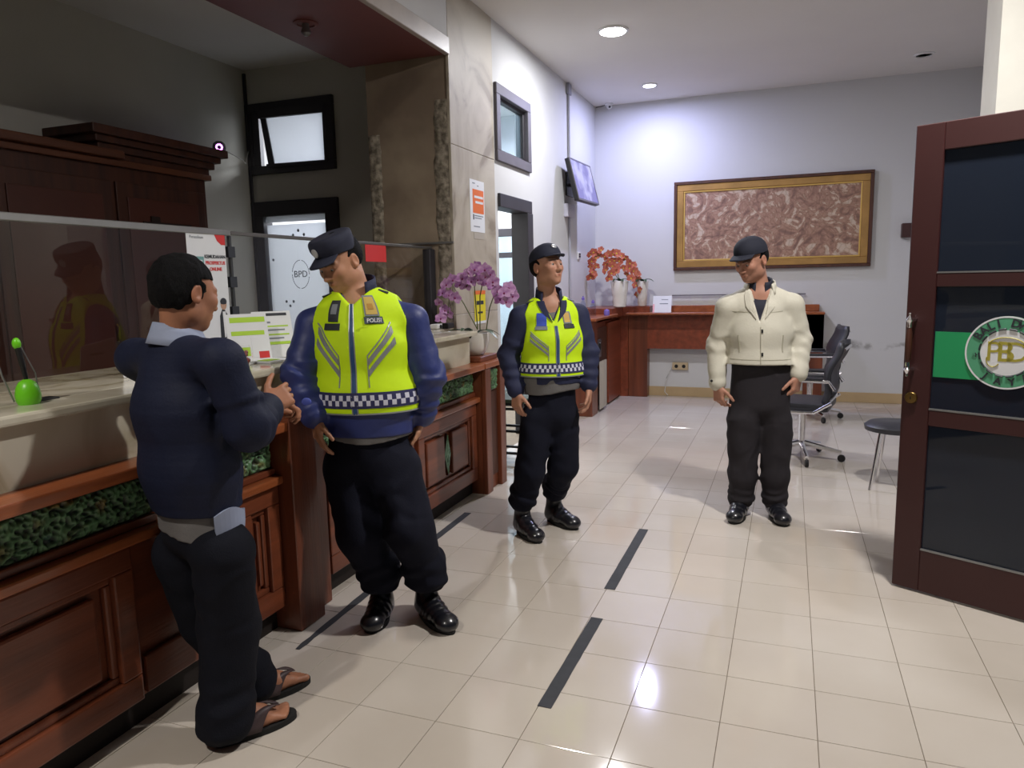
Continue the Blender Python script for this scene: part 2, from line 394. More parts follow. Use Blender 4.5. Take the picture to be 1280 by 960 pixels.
B().box((-1.60, 3.166, 1.74), (-.92, 3.186, 1.755)).build('batten', M['alu'], colm)
# near pillar and the upper wall on the right, beside the open door
struct(B().box((2.375, 3.0, 0), (3.22, 3.35, CZ)).build('wall_pillar', M['clad'] if False else mat('pillar_cream_paint', S(226, 224, 214), .8, var=.04)))
# baseboards
b = B()
struct(B().box((-.24, BY-.014, 0), (3.22, BY, .115), bev=.003).build('baseboard_back', M['skirt']))
struct(B().box((3.206, 3.4, 0), (3.22, BY-.02, .115), bev=.003).build('baseboard_right', M['skirt']))
# ------------------------------------------------------------ windows and doors of the setting
def frame(bld, axis, c, a0, a1, z0, z1, w, d0, d1):
    """rectangular frame in plane axis=c ('x' or 'y'); a = the other horizontal axis; d0,d1 = depth range"""
    def bx(p0, p1, q0, q1):
        if axis == 'y': bld.box((p0, d0, q0), (p1, d1, q1), bev=.004)
        else: bld.box((d0, p0, q0), (d1, p1, q1), bev=.004)
    bx(a0, a1, z1-w, z1); bx(a0, a1, z0, z0+w); bx(a0, a0+w, z0+w, z1-w); bx(a1-w, a1, z0+w, z1-w)
# window_1: dark frame high in the teller room's back wall, sash pivoted open
w1 = sempty('window_1')
b = B(); frame(b, 'y', 4.0, ix0-.02, ix1+.02, 2.48, 3.11, .075, 3.965, 4.09); b.build('window_frame', M['dframe'], w1)
sm = Matrix.Translation((ix1-.075, 4.02, 0)) @ Matrix.Rotation(math.radians(4), 4, 'Z') @ Matrix.Translation((-(ix1-.075), -4.02, 0))
b = B(); b.poly([(-3.20, 3.96, 3.03), (-3.145, 3.96, 3.03), (-3.07, 3.96, 2.55), (-3.135, 3.96, 2.55)], (0, .03, 0))
for a in ((-2.53, 3.96, 2.56, -2.50, 3.99, 3.03), (-3.13, 3.96, 2.53, -2.50, 3.99, 2.56), (-3.19, 3.96, 2.965, -2.50, 3.99, 3.04)): b.box(a[:3], a[3:], M=sm)
b.build('sash', M['dframe'], w1)
B().poly([(-3.17, 3.972, 2.99), (-2.53, 3.972, 2.99), (-2.53, 3.972, 2.55), (-3.10, 3.972, 2.55)], (0, .006, 0)).build('pane', M['frost'], w1)
B().box((-3.30, 3.975, 2.555), (-3.225, 4.02, 3.03)).build('side_panel', M['dframe'], w1)
# door_1: white frosted door with dark frame in the same wall
d1 = sempty('door_1')
b = B(); frame(b, 'y', 4.0, ix0-.02, ix1+.02, -.13, 2.235, .135, 3.965, 4.10); b.build('door_frame', M['dframe'], d1)
lf = B().box((-3.225, 4.0, .0), (-2.565, 4.03, 2.02)).build('door_leaf', M['frost'], d1)
B().box((-3.225, 4.0, 2.045), (-2.565, 4.012, 2.10)).build('transom_pane', M['frost'], d1)
tmx = lambda x, y, z: Matrix.Translation((x, y, z)) @ Matrix.Rotation(math.radians(90), 4, 'X')
text('etched_monogram', 'BPD', .085, tmx(-2.88, 3.997, 1.56), M['ink'], lf)
b = B()
for k in range(40):
    a0 = k*math.tau/40
    if k % 10 in (9,): continue
    for rr in (.13,):
        p = Vector((-2.88+rr*.72*math.cos(a0), 3.997, 1.56+rr*math.sin(a0))); q = Vector((-2.88+rr*.72*math.cos(a0+.12), 3.997, 1.56+rr*math.sin(a0+.12)))
        b.tube([p, q], .003, 4)
b.build('etched_ring', M['ink'], lf)
b = B()
for (x, z) in ((-2.88, 1.96), (-2.94, 1.92), (-2.82, 1.92), (-3.02, 1.27), (-2.98, 1.31), (-3.06, 1.31), (-3.18, 1.70)): b.ball((x, 3.998, z), .014, 6, (1, .2, 1))
b.build('etched_dots', M['inkg'], lf)
# window_2: high window of the hall's left wall
w2 = sempty('window_2')
b = B(); frame(b, 'x', -.92, wy0-.02, wy1+.02, wz0-.01, wz1+.015, .085, -1.02, -.895); b.build('window_frame', M['gframe'], w2)
b = B(); frame(b, 'x', -.92, wy0+.06, wy1-.06, wz0+.07, wz1-.065, .03, -.99, -.935); b.build('sash', M['dframe'], w2)
B().box((-.97, wy0+.085, wz0+.095), (-.964, wy1-.085, wz1-.09)).build('pane', M['blueglass'], w2)
# door_2: open doorway into the back room with dark jambs and a glazed inner screen
d2 = sempty('door_2')
b = B(); b.box((-1.06, dy0, dzt-.09), (-.895, dy1, dzt+.02), bev=.004).box((-1.06, dy1-.13, 0), (-.895, dy1+.02, dzt-.09), bev=.004).box((-1.06, dy0-.02, 0), (-.95, dy0+.08, dzt-.09), bev=.004)
b.build('door_frame', M['dframe'], d2)
# glazed partition standing in the back room, seen through the doorway
gp = empty('glazed_partition', (-1.95, 6.2, 0), 'dark framed glass partition standing in the bright room behind the doorway', 'partition')
b = B(); frame(b, 'y', 6.2, -2.9, -1.1, .0, 2.05, .09, 6.17, 6.23); b.box((-2.9, 6.17, 1.72), (-1.1, 6.23, 1.78)).box((-2.02, 6.17, 0), (-1.94, 6.23, 2.0)); b.build('partition_frame', M['dframe'], gp)
B().box((-2.82, 6.197, .08), (-1.18, 6.203, 1.97)).build('pane', M['blueglass'], gp)
# ------------------------------------------------------------ open double-door leaf on the right
dn = Vector((.8829, -.4695, 0)); dnn = Vector((-.4695, -.8829, 0))   # along leaf, towards camera
D0 = Vector((1.866, 1.966, 0)); DW = 1.0; DT = .042
MD = Matrix(((dn.x, -dnn.x, 0, D0.x), (dn.y, -dnn.y, 0, D0.y), (0, 0, 1, 0), (0, 0, 0, 1)))   # local x along, local y away from the camera, face at y=0
d3 = empty('entrance_door', D0, 'open maroon entrance door leaf with tinted glass and a round green bank emblem', 'door')
def dbox(lo, hi, bev=.003): return B().box(lo, hi, bev=bev, M=MD)
b = B()
for lo, hi in (((0, 0, .01), (.115, DT, 2.09)), ((DW-.115, 0, .01), (DW, DT, 2.09))): b.box(lo, hi, bev=.003, M=MD)
b.build('stile', M['maroon'], d3)
for z0, z1 in ((.01, .205), (.785, .856), (1.40, 1.458), (1.975, 2.09)):
    dbox((.115, 0, z0), (DW-.115, DT, z1)).build('rail', M['maroon'], d3)
for z0, z1 in ((.205, .785), (.856, 1.40), (1.458, 1.975)):
    pn = dbox((.115, .016, z0), (DW-.115, .024, z1), 0).build('pane', M['tint'], d3)
    b = B(); b.box((.115, -.001, z0), (DW-.115, .012, z0+.007), M=MD); b.build('glazing_bead', M['alu'], pn)
dbox((.12, .012, 1.005), (DW-.12, .0155, 1.205), 0).build('green_band', M['green'], d3)
def disc(bld, r0, r1, y0, y1, n=64):
    """ring or disc in the leaf's plane at emblem centre"""
    vs = []
    for y in (y0, y1):
        for r in (r0, r1): vs.append([bld.bm.verts.new(MD @ Vector((EC[0]+r*math.cos(k*math.tau/n), y, EC[1]+r*math.sin(k*math.tau/n)))) for k in range(n)])
    a, b_, c, d = vs
    for k in range(n):
        j = (k+1) % n
        bld.bm.faces.new((a[k], a[j], b_[j], b_[k])); bld.bm.faces.new((b_[k], b_[j], d[j], d[k]))
    return bld
ec = bp(1257, 441, Y=1.76); 
# centre of the emblem on the leaf's face
def on_leaf(px, py):
    d = rt*((px-640)/FPX) - up*((py-480)/FPX) + fwd; n = dnn
    t = (D0-Vector(CAM)).dot(n)/d.dot(n); p = Vector(CAM)+d*t - D0
    return (p.dot(dn), p.z)
EC = on_leaf(1257, 441.5); ER = abs(on_leaf(1257, 396)[1]-on_leaf(1257, 488)[1])/2
em = B(); disc(em, .0, ER, .008, .0115); em = em.build('emblem', M['emgreen'], d3)
b = B(); disc(b, ER*.955, ER, .0070, .008); b.build('rim', M['paper'], em)
b = B(); disc(b, 0, ER*.62, .0072, .008); b.build('centre_disc', M['paper'], em)
b = B()
for k in range(16):
    a0 = k*math.tau/16+.04; a1 = a0+math.tau/16-.10
    pts = [MD @ Vector((EC[0]+ER*.65*math.cos(a0+(a1-a0)*q/4), .0068, EC[1]+ER*.65*math.sin(a0+(a1-a0)*q/4))) for q in range(5)]
    b.tube(pts, .0035, 4)
b.build('dashed_ring', M['ink'], em)
def leaf_text(s, size, u, v, rot, m, par, y=.0062, bold=0): 
    MT = MD @ Matrix.Translation((u, y, v)) @ Matrix.Rotation(math.radians(90), 4, 'X') @ Matrix.Rotation(rot, 4, 'Z')
    return text('lettering', s, size, MT, m, par, .0004, bold=bold)
def arc_text(s, a0, step, r, size, flip=False):
    me = None; obs = []
    for i, ch in enumerate(s):
        if ch == ' ': continue
        a = math.radians(a0 - step*i) if not flip else math.radians(a0 + step*i)
        o = leaf_text(ch, size, EC[0]+r*math.cos(a), EC[1]+r*math.sin(a), a-math.pi/2 if not flip else a+math.pi/2, M['ink'], em, bold=.0014)
        obs.append(o)
    bmx = bmesh.new()
    for o in obs: bmx.from_mesh(o.data)
    me = bpy.data.meshes.new('ring_lettering'); bmx.to_mesh(me); bmx.free()
    for o in obs: bpy.data.objects.remove(o)
    link('ring_lettering', me, em, M['ink'])
arc_text('BALI DWIPA', 148, 14.2, ER*.81, ER*.30)
arc_text('* JAYA *', 187, 24, ER*.81, ER*.26, True)
for ch, du, sz in (('B', -.02, .62), ('P', -.30, .62), ('D', .26, .62)):
    leaf_text(ch, ER*sz*1.25, EC[0]+ER*du, EC[1]-.0*ER, 0, M['gold'], em, .0066, bold=.0012 if ch == 'B' else 0)
b = B(); b.tube([MD @ Vector((EC[0]+ER*(.45*math.cos(a)), .0064, EC[1]+ER*(.16+.26*math.sin(a)))) for a in [math.radians(q) for q in range(20, 170, 12)]], .0022, 4)
b.tube([MD @ Vector((EC[0]+ER*(-.3+.16*math.cos(a)), .0064, EC[1]+ER*(-.2+.2*math.sin(a)))) for a in [math.radians(q) for q in range(160, 330, 14)]], .0022, 4)
b.build('swash', M['gold'], em)
# pull handle, lock
hu, hz = on_leaf(1142, 395)[0], 0
zt = on_leaf(1144, 390)[1]; zb = on_leaf(1139, 470)[1]
hd = B().lathe([(.001, zb), (.006, zb+.004), (.004, zb+.014), (.009, zb+.022), (.016, zb+.033), (.009, zb+.042), (.010, zb+.058), (.008, zb+.064), (.008, zb+.07)], MD @ Vector((hu, -.04, 0)), 12)
hd.lathe([(.008, zt-.068), (.010, zt-.06), (.009, zt-.045), (.016, zt-.034), (.009, zt-.022), (.004, zt-.014), (.006, zt-.004), (.001, zt)], MD @ Vector((hu, -.04, 0)), 12)
for z in (zb+.033, zt-.034): hd.tube([MD @ Vector((hu, -.04, z)), MD @ Vector((hu+.012, 0, z+.0))], .007, 8)
hd = hd.build('pull_handle', M['chrome'], d3, smooth=True)
B().lathe([(.008, zb+.066), (.013, zb+.09), (.015, (zb+zt)/2), (.013, zt-.09), (.008, zt-.066)], MD @ Vector((hu, -.04, 0)), 12).build('wooden_grip', M['wood_d'], hd, smooth=True)
lu, lz = on_leaf(1139, 497)
lk = Matrix.Translation(MD @ Vector((lu, 0, lz))) @ Matrix(((dn.x, 0, dnn.x, 0), (dn.y, 0, dnn.y, 0), (0, 1, 0, 0), (0, 0, 0, 1)))
lo_ = B().lathe([(.027, -.001), (.027, .005), (.024, .009), (.0, .010)], (0, 0, 0), 20, M=lk).build('lock_cylinder', M['brass'], d3, smooth=True)
B().box((-.002, -.007, .0095), (.002, .007, .0115), M=lk).build('keyhole', M['black'], lo_)
# ------------------------------------------------------------ downlights
def downlight(x, y, z, r, on, label, cat='ceiling light', s=30, c=(1, 1, 1), group=None):
    t = empty('downlight', (x, y, z), label, cat, group)
    B().lathe([(r+.022, 0), (r+.022, -.006), (r+.012, -.012), (r, -.014), (r, -.004)], (x, y, z), 28).build('trim_ring', M['white'], t, smooth=True)
    if on: B().lathe([(r, -.006), (r*.98, -.016), (r*.5, -.018), (0.001, -.018)], (x, y, z), 24).build('lens', emis('lit_lens', c, s), t)
    else: B().lathe([(r, -.004), (r*.7, -.002), (.001, -.002)], (x, y, z), 24).build('lens', mat('dull_lens', S(150, 148, 146), .4), t)
downlight(-.09, 4.70, CZ, .11, True, 'brightest round ceiling downlight, glaring white, nearer of the two lit lamps in view', s=60, c=(.95, .97, 1))
downlight(-.12, 6.60, CZ, .065, True, 'small bluish-white lit ceiling downlight nearer the back wall', s=30, c=(.8, .85, 1))
downlight(2.0, 1.45, CZ, .085, True, 'lit ceiling downlight overhead near the entrance, outside the picture', s=40)
downlight(-.25, -2.2, CZ, .095, True, 'warm lit ceiling downlight behind the viewer', s=30, c=(1, .88, .7))
downlight(2.52, 6.63, CZ, .07, False, 'unlit round downlight in the ceiling above the right end of the back wall')
t = empty('downlight', (-1.44, 2.256, 3.045), 'unlit spotlight with a grey bulb under the maroon beam', 'ceiling light')
B().lathe([(.075, 0), (.075, -.006), (.055, -.01), (.05, -.002)], (-1.44, 2.256, 3.045), 24).build('trim_ring', M['beam'], t, smooth=True)
B().lathe([(.02, -.004), (.022, -.03), (.03, -.045), (.03, -.06), (.012, -.075), (.001, -.076)], (-1.44, 2.256, 3.045), 14).build('bulb', M['alu'], t, smooth=True)
# ------------------------------------------------------------ conduits, cameras, switches
def conduit(pts, label, name='conduit', m=None, r=.012, cat='pipe', par=None):
    return B().tube(pts, r, 8).build(name, m or M['alu'], smooth=True, label=label, cat=cat)
conduit([(-.905, 6.15, CZ), (-.905, 6.15, 2.62)], 'upper grey conduit running from the ceiling to the television', r=.014, m=mat('grey_conduit', S(150, 150, 156), .6))
conduit([(-.905, 6.15, 2.2), (-.905, 6.15, 1.06)], 'lower grey conduit running down the wall below the television', r=.012, m=M['gframe'] if False else mat('grey_conduit', S(165, 165, 176), .6))
jb = B().box((-.92, 6.10, 3.42), (-.885, 6.21, 3.53), bev=.006).build('junction_box', mat('grey_box', S(140, 140, 146), .6), label='small grey junction box at the ceiling above the television conduit', cat='junction box')
conduit([(-3.35, 3.97, 3.38), (-3.35, 3.97, 2.2), (-3.35, 3.975, .3)], 'thin dark conduit in the left rear corner of the teller area', r=.016, m=M['dframe'])
# dome cameras
p = Vector((-.72, 7.26, CZ))
cc = empty('security_camera', p, 'small white dome security camera in the hall\'s far ceiling corner', 'camera')
B().lathe([(.05, 0), (.05, -.015), (.035, -.02), (.035, -.035), (.03, -.05), (.012, -.062), (.001, -.064)], p, 18).build('housing', M['white'], cc, smooth=True)
B().ball(p+Vector((.012, -.028, -.045)), .014, 8).build('camera_lens', M['black'], cc)
B().tube([p+Vector((-.05, .02, -.008)), p+Vector((-.12, .06, -.012)), p+Vector((-.18, .09, -.008))], .004, 6).build('cable', M['black'], cc)
p = bp(274, 184, X=-3.05)
cc = empty('security_camera', p, 'dome security camera with purple glowing night lights on top of the dark cabinet', 'camera')
B().lathe([(.045, -.03), (.05, -.02), (.052, 0), (.046, .028), (.025, .045), (.001, .048)], p, 18).build('housing', M['gframe'], cc, smooth=True)
fc = (Vector(CAM)-p).normalized()
b = B()
for k in range(10):
    a = k*math.tau/10; side = fc.cross(Vector((0, 0, 1))).normalized(); u_ = side.cross(fc)
    b.ball(p+fc*.05+(side*math.cos(a)+u_*math.sin(a))*.022, .007, 6)
b.build('infrared_lamp', emis('purple_led', (.75, .25, 1), 5), cc)
B().ball(p+fc*.046, .016, 10).build('camera_lens', M['black'], cc)
B().tube([p+Vector((.02, .04, -.02)), p+Vector((-.02, .3, -.06)), (-3.34, 3.9, p.z-.02), (-3.35, 3.96, p.z+.1)], .004, 6).build('cable', M['white'], cc)
# switch and socket
t = empty('wall_switch', (-.92, 6.55, 1.73), 'small white double wall switch beside the lower conduit', 'switch')
B().box((-.92, 6.50, 1.69), (-.905, 6.60, 1.77), bev=.004).build('switch_plate', M['white'], t)
for z in (1.71, 1.738): B().box((-.906, 6.515, z), (-.900, 6.585, z+.018)).build('rocker', M['ink'], t)
t = empty('wall_socket', (.15, BY, .37), 'beige double wall socket on the back wall under the desk', 'socket')
B().box((.05, BY-.035, .33), (.24, BY, .42), bev=.006).build('socket_body', mat('beige_plastic', S(190, 170, 136), .5), t)
for x in (.10, .19): B().lathe([(.022, 0), (.022, .004), (.018, .005), (.001, .003)], (0, 0, 0), 16, M=Matrix.Translation((x, BY-.035, .375)) @ Matrix.Rotation(math.radians(90), 4, 'X')).build('socket_face', M['black'], t)
B().tube([(.05, BY-.02, .36), (-.02, BY-.03, .22), (-.04, BY-.02, .05), (.0, BY-.03, .01)], .005, 6).build('power_cable', M['white'], smooth=True, label='thin white power cable drooping from the wall socket', cat='cable')
B().box((2.49, BY-.10, 1.835), (2.62, BY, 1.985), bev=.008).build('wall_block', M['maroon'], label='small dark maroon wooden block fixed to the back wall beside the open door', cat='wall block')
# ------------------------------------------------------------ television on its bracket
tc = Vector((-.74, 6.17, 2.50))
t = empty('television', (-.92, 6.2, 2.45), 'wall-mounted flat television tilted forward, its screen glowing lavender', 'television')
# screen plane from four image corners at an assumed turn
sa = bp(718, 195, X=-.72); 
U = Vector((.05, .999, 0)).normalized()            # along the screen width (turned away from the wall)
Nn = U.cross(Vector((0, 0, 1))).normalized(); tl = math.radians(14); Vv = (Vector((0, 0, 1))*math.cos(tl) - Nn*(-1)*0 + Nn*-math.sin(tl)).normalized()
Nf = U.cross(Vv).normalized()
MT = Matrix(((U.x, Vv.x, Nf.x, tc.x), (U.y, Vv.y, Nf.y, tc.y), (U.z, Vv.z, Nf.z, tc.z), (0, 0, 0, 1)))
B().box((-.36, -.225, -.05), (.36, .225, 0), bev=.008, M=MT).build('casing', M['black'], t)
b = B(); b.box((-.36, -.225, 0), (.36, -.205, .006), M=MT).box((-.36, .21, 0), (.36, .225, .006), M=MT).box((-.36, -.205, 0), (-.345, .21, .006), M=MT).box((.345, -.205, 0), (.36, .21, .006), M=MT)
b.build('bezel', M['gframe'], t)
def m_screen():
    m, tt, p_ = nt('television_picture'); N = tt.nodes; L = tt.links
    co = N.new('ShaderNodeTexCoord'); n = N.new('ShaderNodeTexNoise'); n.inputs['Scale'].default_value = 5; L.new(co.outputs['Object'], n.inputs[0])
    r = N.new('ShaderNodeValToRGB'); L.new(n.outputs[0], r.inputs[0]); r.color_ramp.elements[0].position = .42; r.color_ramp.elements[1].position = .62
    r.color_ramp.elements[0].color = C4(S(104, 96, 176)); r.color_ramp.elements[1].color = C4(S(186, 184, 236))
    L.new(r.outputs[0], p_.inputs['Emission Color']); p_.inputs['Emission Strength'].default_value = .75; p_.inputs['Base Color'].default_value = (.02, .02, .03, 1); p_.inputs['Roughness'].default_value = .2
    return m
B().box((-.345, -.205, 0), (.345, .21, .003), M=MT).build('screen', m_screen(), t)
b = B(); b.box((-.92, 6.05, 2.36), (-.90, 6.32, 2.60)); b.tube([(-.90, 6.18, 2.48), (-.80, 6.2, 2.47), tc - Nf*.05], .02, 8); b.box((-.16, -.12, -.09), (.16, .12, -.05), M=MT)
b.build('wall_bracket', M['black'], t)
B().box((-.92, 5.98, 2.13), (-.87, 6.25, 2.27), bev=.006).build('set_top_box', mat('pale_box', S(186, 184, 196), .6), label='pale flat box fixed to the wall right below the television', cat='box')
# ------------------------------------------------------------ big framed painting on the back wall
px0, px1, pz0, pz1 = .054, 2.205, 1.537, 2.575
t = empty('framed_painting', ((px0+px1)/2, BY, pz0), 'wide framed brown and cream painting of crowded small figures on the back wall', 'painting')
b = B(); fy = BY-.05
def molding(b, x0, x1, z0, z1, w, ya, yb):
    b.box((x0, ya, z0), (x1, yb, z0+w), bev=.004).box((x0, ya, z1-w), (x1, yb, z1), bev=.004).box((x0, ya, z0+w), (x0+w, yb, z1-w), bev=.004).box((x1-w, ya, z0+w), (x1, yb, z1-w), bev=.004)
molding(b, px0, px1, pz0, pz1, .035, BY-.055, BY); b.build('outer_frame', M['wood_d'], t)
b = B(); molding(b, px0+.035, px1-.035, pz0+.035, pz1-.035, .075, BY-.042, BY); b.build('gold_liner', mat('gold_liner', S(170, 130, 70), .45, .3, var=.25, scale=6), t)
b = B(); molding(b, px0+.11, px1-.11, pz0+.11, pz1-.11, .018, BY-.034, BY); b.build('inner_fillet', mat('bright_gold', S(204, 168, 92), .4, .4), t)
B().box((px0+.11, BY-.022, pz0+.11), (px1-.11, BY, pz1-.11)).build('canvas', M['canvas'], t)
# ------------------------------------------------------------ floor tape
def tape(x0, y0, x1, y1, w, label, torn=0):
    a = Vector((x0, y0, 0)); d = (Vector((x1, y1, 0))-a); L_ = d.length; d.normalize(); s = Vector((-d.y, d.x, 0)); r = random.Random(int(y0*100))
    n = 14; V = []; F = []
    for i in range(n+1):
        ww = w/2*(1 - torn*(1-i/n)*.6) ; j = r.uniform(-.003, .003) if torn else r.uniform(-.0008, .0008)
        for sg in (-1, 1):
            p = a + d*(L_*i/n) + s*sg*(ww+j); V += [(p.x, p.y, .0008), (p.x, p.y, .0022)]
    for i in range(n):
        k = i*4; F += [(k+1, k+3, k+7, k+5), (k, k+1, k+5, k+4), (k+3, k+2, k+6, k+7)]
    F += [(0, 2, 3, 1), (n*4, n*4+1, n*4+3, n*4+2)]
    return tag(mesh('floor_tape', V, F, None, M['tape']), label, 'tape')
tape(.622, .493, .632, 1.204, .052, 'black floor tape strip nearest the viewer in the middle of the floor')
tape(.615, 1.512, .615, 2.393, .052, 'black floor tape strip in the middle of the floor, right of the second officer')
tape(-.452, .557, -.478, 1.29, .045, 'torn black floor tape strip beside the counter, by the first officer\'s right boot', .8)
tape(-.49, 1.50, -.505, 2.371, .045, 'black floor tape strip along the counter behind the first officer')
# ============================================================ THE COUNTER
YA, YE = -1.9, 3.14
ct = empty('service_counter', (-.75, .8, 0), 'long carved reddish wood service counter with green floral frieze and pilasters', 'counter')
B().box((-.98, YA, 0), (-.655, YE, .1)).build('toe_kick', M['toe'], ct)
B().box((-.98, YA, .1), (-.635, YE, .875)).build('body', M['wood'], ct)
def panel(y0, y1, insert=None, x=-.635, z0=.11, z1=.64):
    """framed, stepped panel between y0 and y1"""
    b = B(); fw = .075
    for (a, c, e, f) in ((y0, y1, z0, z0+.09), (y0, y1, z1-fw, z1), (y0, y0+fw, z0+.09, z1-fw), (y1-fw, y1, z0+.09, z1-fw)): b.box((x, a, e), (x+.038, c, f), bev=.007)
    pf = b.build('panel_frame', M['wood'], ct)
    b = B(); yi0, yi1, zi0, zi1 = y0+fw, y1-fw, z0+.09, z1-fw; s = .026
    for (a, c, e, f) in ((yi0, yi1, zi0, zi0+s), (yi0, yi1, zi1-s, zi1), (yi0, yi0+s, zi0+s, zi1-s), (yi1-s, yi1, zi0+s, zi1-s)): b.box((x, a, e), (x+.022, c, f), bev=.008)
    b.build('moulding', M['woodv'], pf)
    ya, yb, za, zb = yi0+s+.022, yi1-s-.022, zi0+s+.02, zi1-s-.02
    if insert:
        m_ = (ya+yb)/2
        for (a, c) in ((ya, m_-.055), (m_+.055, yb)): B().box((x, a, za), (x+.026, c, zb), bev=.01).build('raised_field', M['wood'], pf)
        insert(m_, (za+zb)/2, zb-za, pf)
    else:
        n = max(1, int((yb-ya)/.34)); st = (yb-ya)/n
        for k in range(n): B().box((x, ya+st*k+.012, za), (x+.026, ya+st*(k+1)-.012, zb), bev=.01).build('raised_field', M['wood'], pf)
def carved(name, ylo, yhi, zlo, zhi, x, par, step=.004, seed=1, fade=True, vertical=False, freq=80, axis='x'):
    """relief foliage carving, heights and paint from one leaf pattern"""
    ny = max(4, int((yhi-ylo)/step)); nz = max(4, int((zhi-zlo)/step))
    Yg = np.linspace(ylo, yhi, ny)[None, :]; Zg = np.linspace(zlo, zhi, nz)[:, None]
    wq = vnoise(Yg*14+3, Zg*14, np.zeros((1, 1)), seed)*1.6
    a = vnoise(Yg*freq+wq*2, Zg*freq-wq*1.5, np.full((1, 1), .3), seed+1); r = 1-np.abs(2*a-1)
    c = vnoise(Yg*20+wq, Zg*20+5, np.full((1, 1), .6), seed+2)
    h = np.clip((r-.45)*1.8, 0, 1)
    ed = np.minimum(1, np.minimum(np.minimum(Yg-ylo, yhi-Yg), np.minimum(Zg-zlo, zhi-Zg))/.012); h = h*ed
    Y2, Z2 = np.broadcast_arrays(Yg, Zg)
    V = np.stack([x + .004 + h*.017, Y2, Z2], -1).reshape(-1, 3) if axis == 'x' else np.stack([Y2, x - .004 - h*.012, Z2], -1).reshape(-1, 3)
    idx = np.arange(ny*nz).reshape(nz, ny); F = np.stack([idx[:-1, :-1], idx[:-1, 1:], idx[1:, 1:], idx[1:, :-1]], -1).reshape(-1, 4)
    dk = np.array(S(20, 30, 22)); lf = np.array(S(110, 156, 108)); go = np.array(S(150, 120, 52)); bl = np.array(S(50, 92, 96))
    tcol = dk + (lf-dk)*h[..., None]; g = np.clip((c-.66)*6, 0, 1)[..., None]; tcol = tcol*(1-g*.8) + go*g*.8*np.clip(h[..., None]*1.5, .2, 1)
    g = np.clip((.3-c)*6, 0, 1)[..., None]; tcol = tcol*(1-g*.6)+bl*g*.6*np.clip(h[..., None]+.2, 0, 1)
    o = mesh(name, V, F.tolist(), par, M['carve'], smooth=True); color_attr(o.data, tcol.reshape(-1, 3)); return o
M['carve'] = mat('painted_carving', (1, 1, 1), .45, attr='tone', var=.15, scale=30, spec=.6)
def diamond(yc, zc, h, par):
    b = B(); w_ = .05
    b.poly([(-.635, yc-w_, zc), (-.635, yc, zc-h/2), (-.635, yc+w_, zc), (-.635, yc, zc+h/2)], (.016, 0, 0)); f = b.build('diamond_plaque', M['wood_d'], par)
    ny = 14; nz = 40; V = []; F = []; cols = []
    for k in range(nz+1):
        v = k/nz*2-1; ww = (w_-.006)*(1-abs(v)*.97)
        for i in range(ny+1):
            u = i/ny*2-1; q = vnoise(np.array(yc*30+u*3.), np.array(zc*30+v*7.), np.array(.5), 9); hh = float(np.clip((1-abs(2*q-1)-.4)*1.6, 0, 1))
            V.append((-.618+hh*.01*(1-abs(u)), yc+u*ww, zc+v*(h/2-.012))); cols.append(np.array(S(50, 100, 72))*(1-hh)+np.array(S(150, 196, 160))*hh)
    for k in range(nz):
        for i in range(ny): a = k*(ny+1)+i; F.append((a, a+1, a+ny+2, a+ny+1))
    o = mesh('carved_leaves', V, F, f, M['carve'], smooth=True); color_attr(o.data, np.array(cols))
panel(-1.55, -.05); panel(.44, .685)
panel(1.03, 1.87, diamond); panel(1.92, 2.76, diamond)
B().box((-.635, -.02, .11), (-.615, .41, .24), bev=.006).build('plinth_block', M['wood'], ct)
def frieze_band(y0, y1, seed):
    carved('carved_frieze', y0, y1, .712, .85, -.635, ct, seed=seed)
frieze_band(YA, .685, 11); frieze_band(1.0, 2.775, 21)
for (y0, y1) in ((YA, .69), (1.0, 2.78)):
    B().box((-.66, y0, .648), (-.572, y1, .683), bev=.008).build('lower_ledge', M['wood_l'], ct)
    B().box((-.66, y0, .685), (-.61, y1, .712), bev=.006).box((-.66, y0, .85), (-.60, y1, .874), bev=.006).build('frieze_moulding', M['wood'], ct)
    B().box((-.70, y0, .872), (-.532, y1, .910), bev=.006).build('ledge', M['wood_l'], ct)
# pilasters
pz = B().box((-.66, .69, 0), (-.527, .86, .925), bev=.004).build('pilaster', M['woodv'], ct)
B().box((-.66, .70, .925), (-.545, .85, .945)).build('pilaster_neck', M['wood'], pz)
B().box((-.68, .68, .945), (-.515, .87, .968), bev=.005).build('pilaster_cap', M['wood_l'], pz)
B().box((-.66, .86, 0), (-.585, 1.0, .875), bev=.004).build('pilaster', M['woodv'], ct)
p2_ = B(); p2_.box((-.98, 2.78, 0), (-.565, 3.14, .875)); p2_ = p2_.build('pilaster', M['woodv'], ct)
for (a, c) in ((2.78, 2.875), (3.045, 3.14)): B().box((-.565, a, 0), (-.532, c, .875), bev=.004).build('pilaster_strip', M['woodv'], p2_)
B().box((-.565, 2.885, .1), (-.556, 3.035, .70)).build('pilaster_field', M['wood_d'], p2_)
carved('carved_capital', 2.90, 3.02, .71, .86, -.556, p2_, seed=31)
B().box((-1.0, 2.775, .875), (-.525, 3.15, .912), bev=.006).build('pilaster_cap', M['wood_l'], p2_)
B().box((-.93, 2.83, .912), (-.585, 3.14, .95), bev=.005).build('step_block', M['wood'], p2_)
B().box((-1.15, YA, .1), (-.98, YE, .875)).build('back_panel', M['wood_d'], ct)
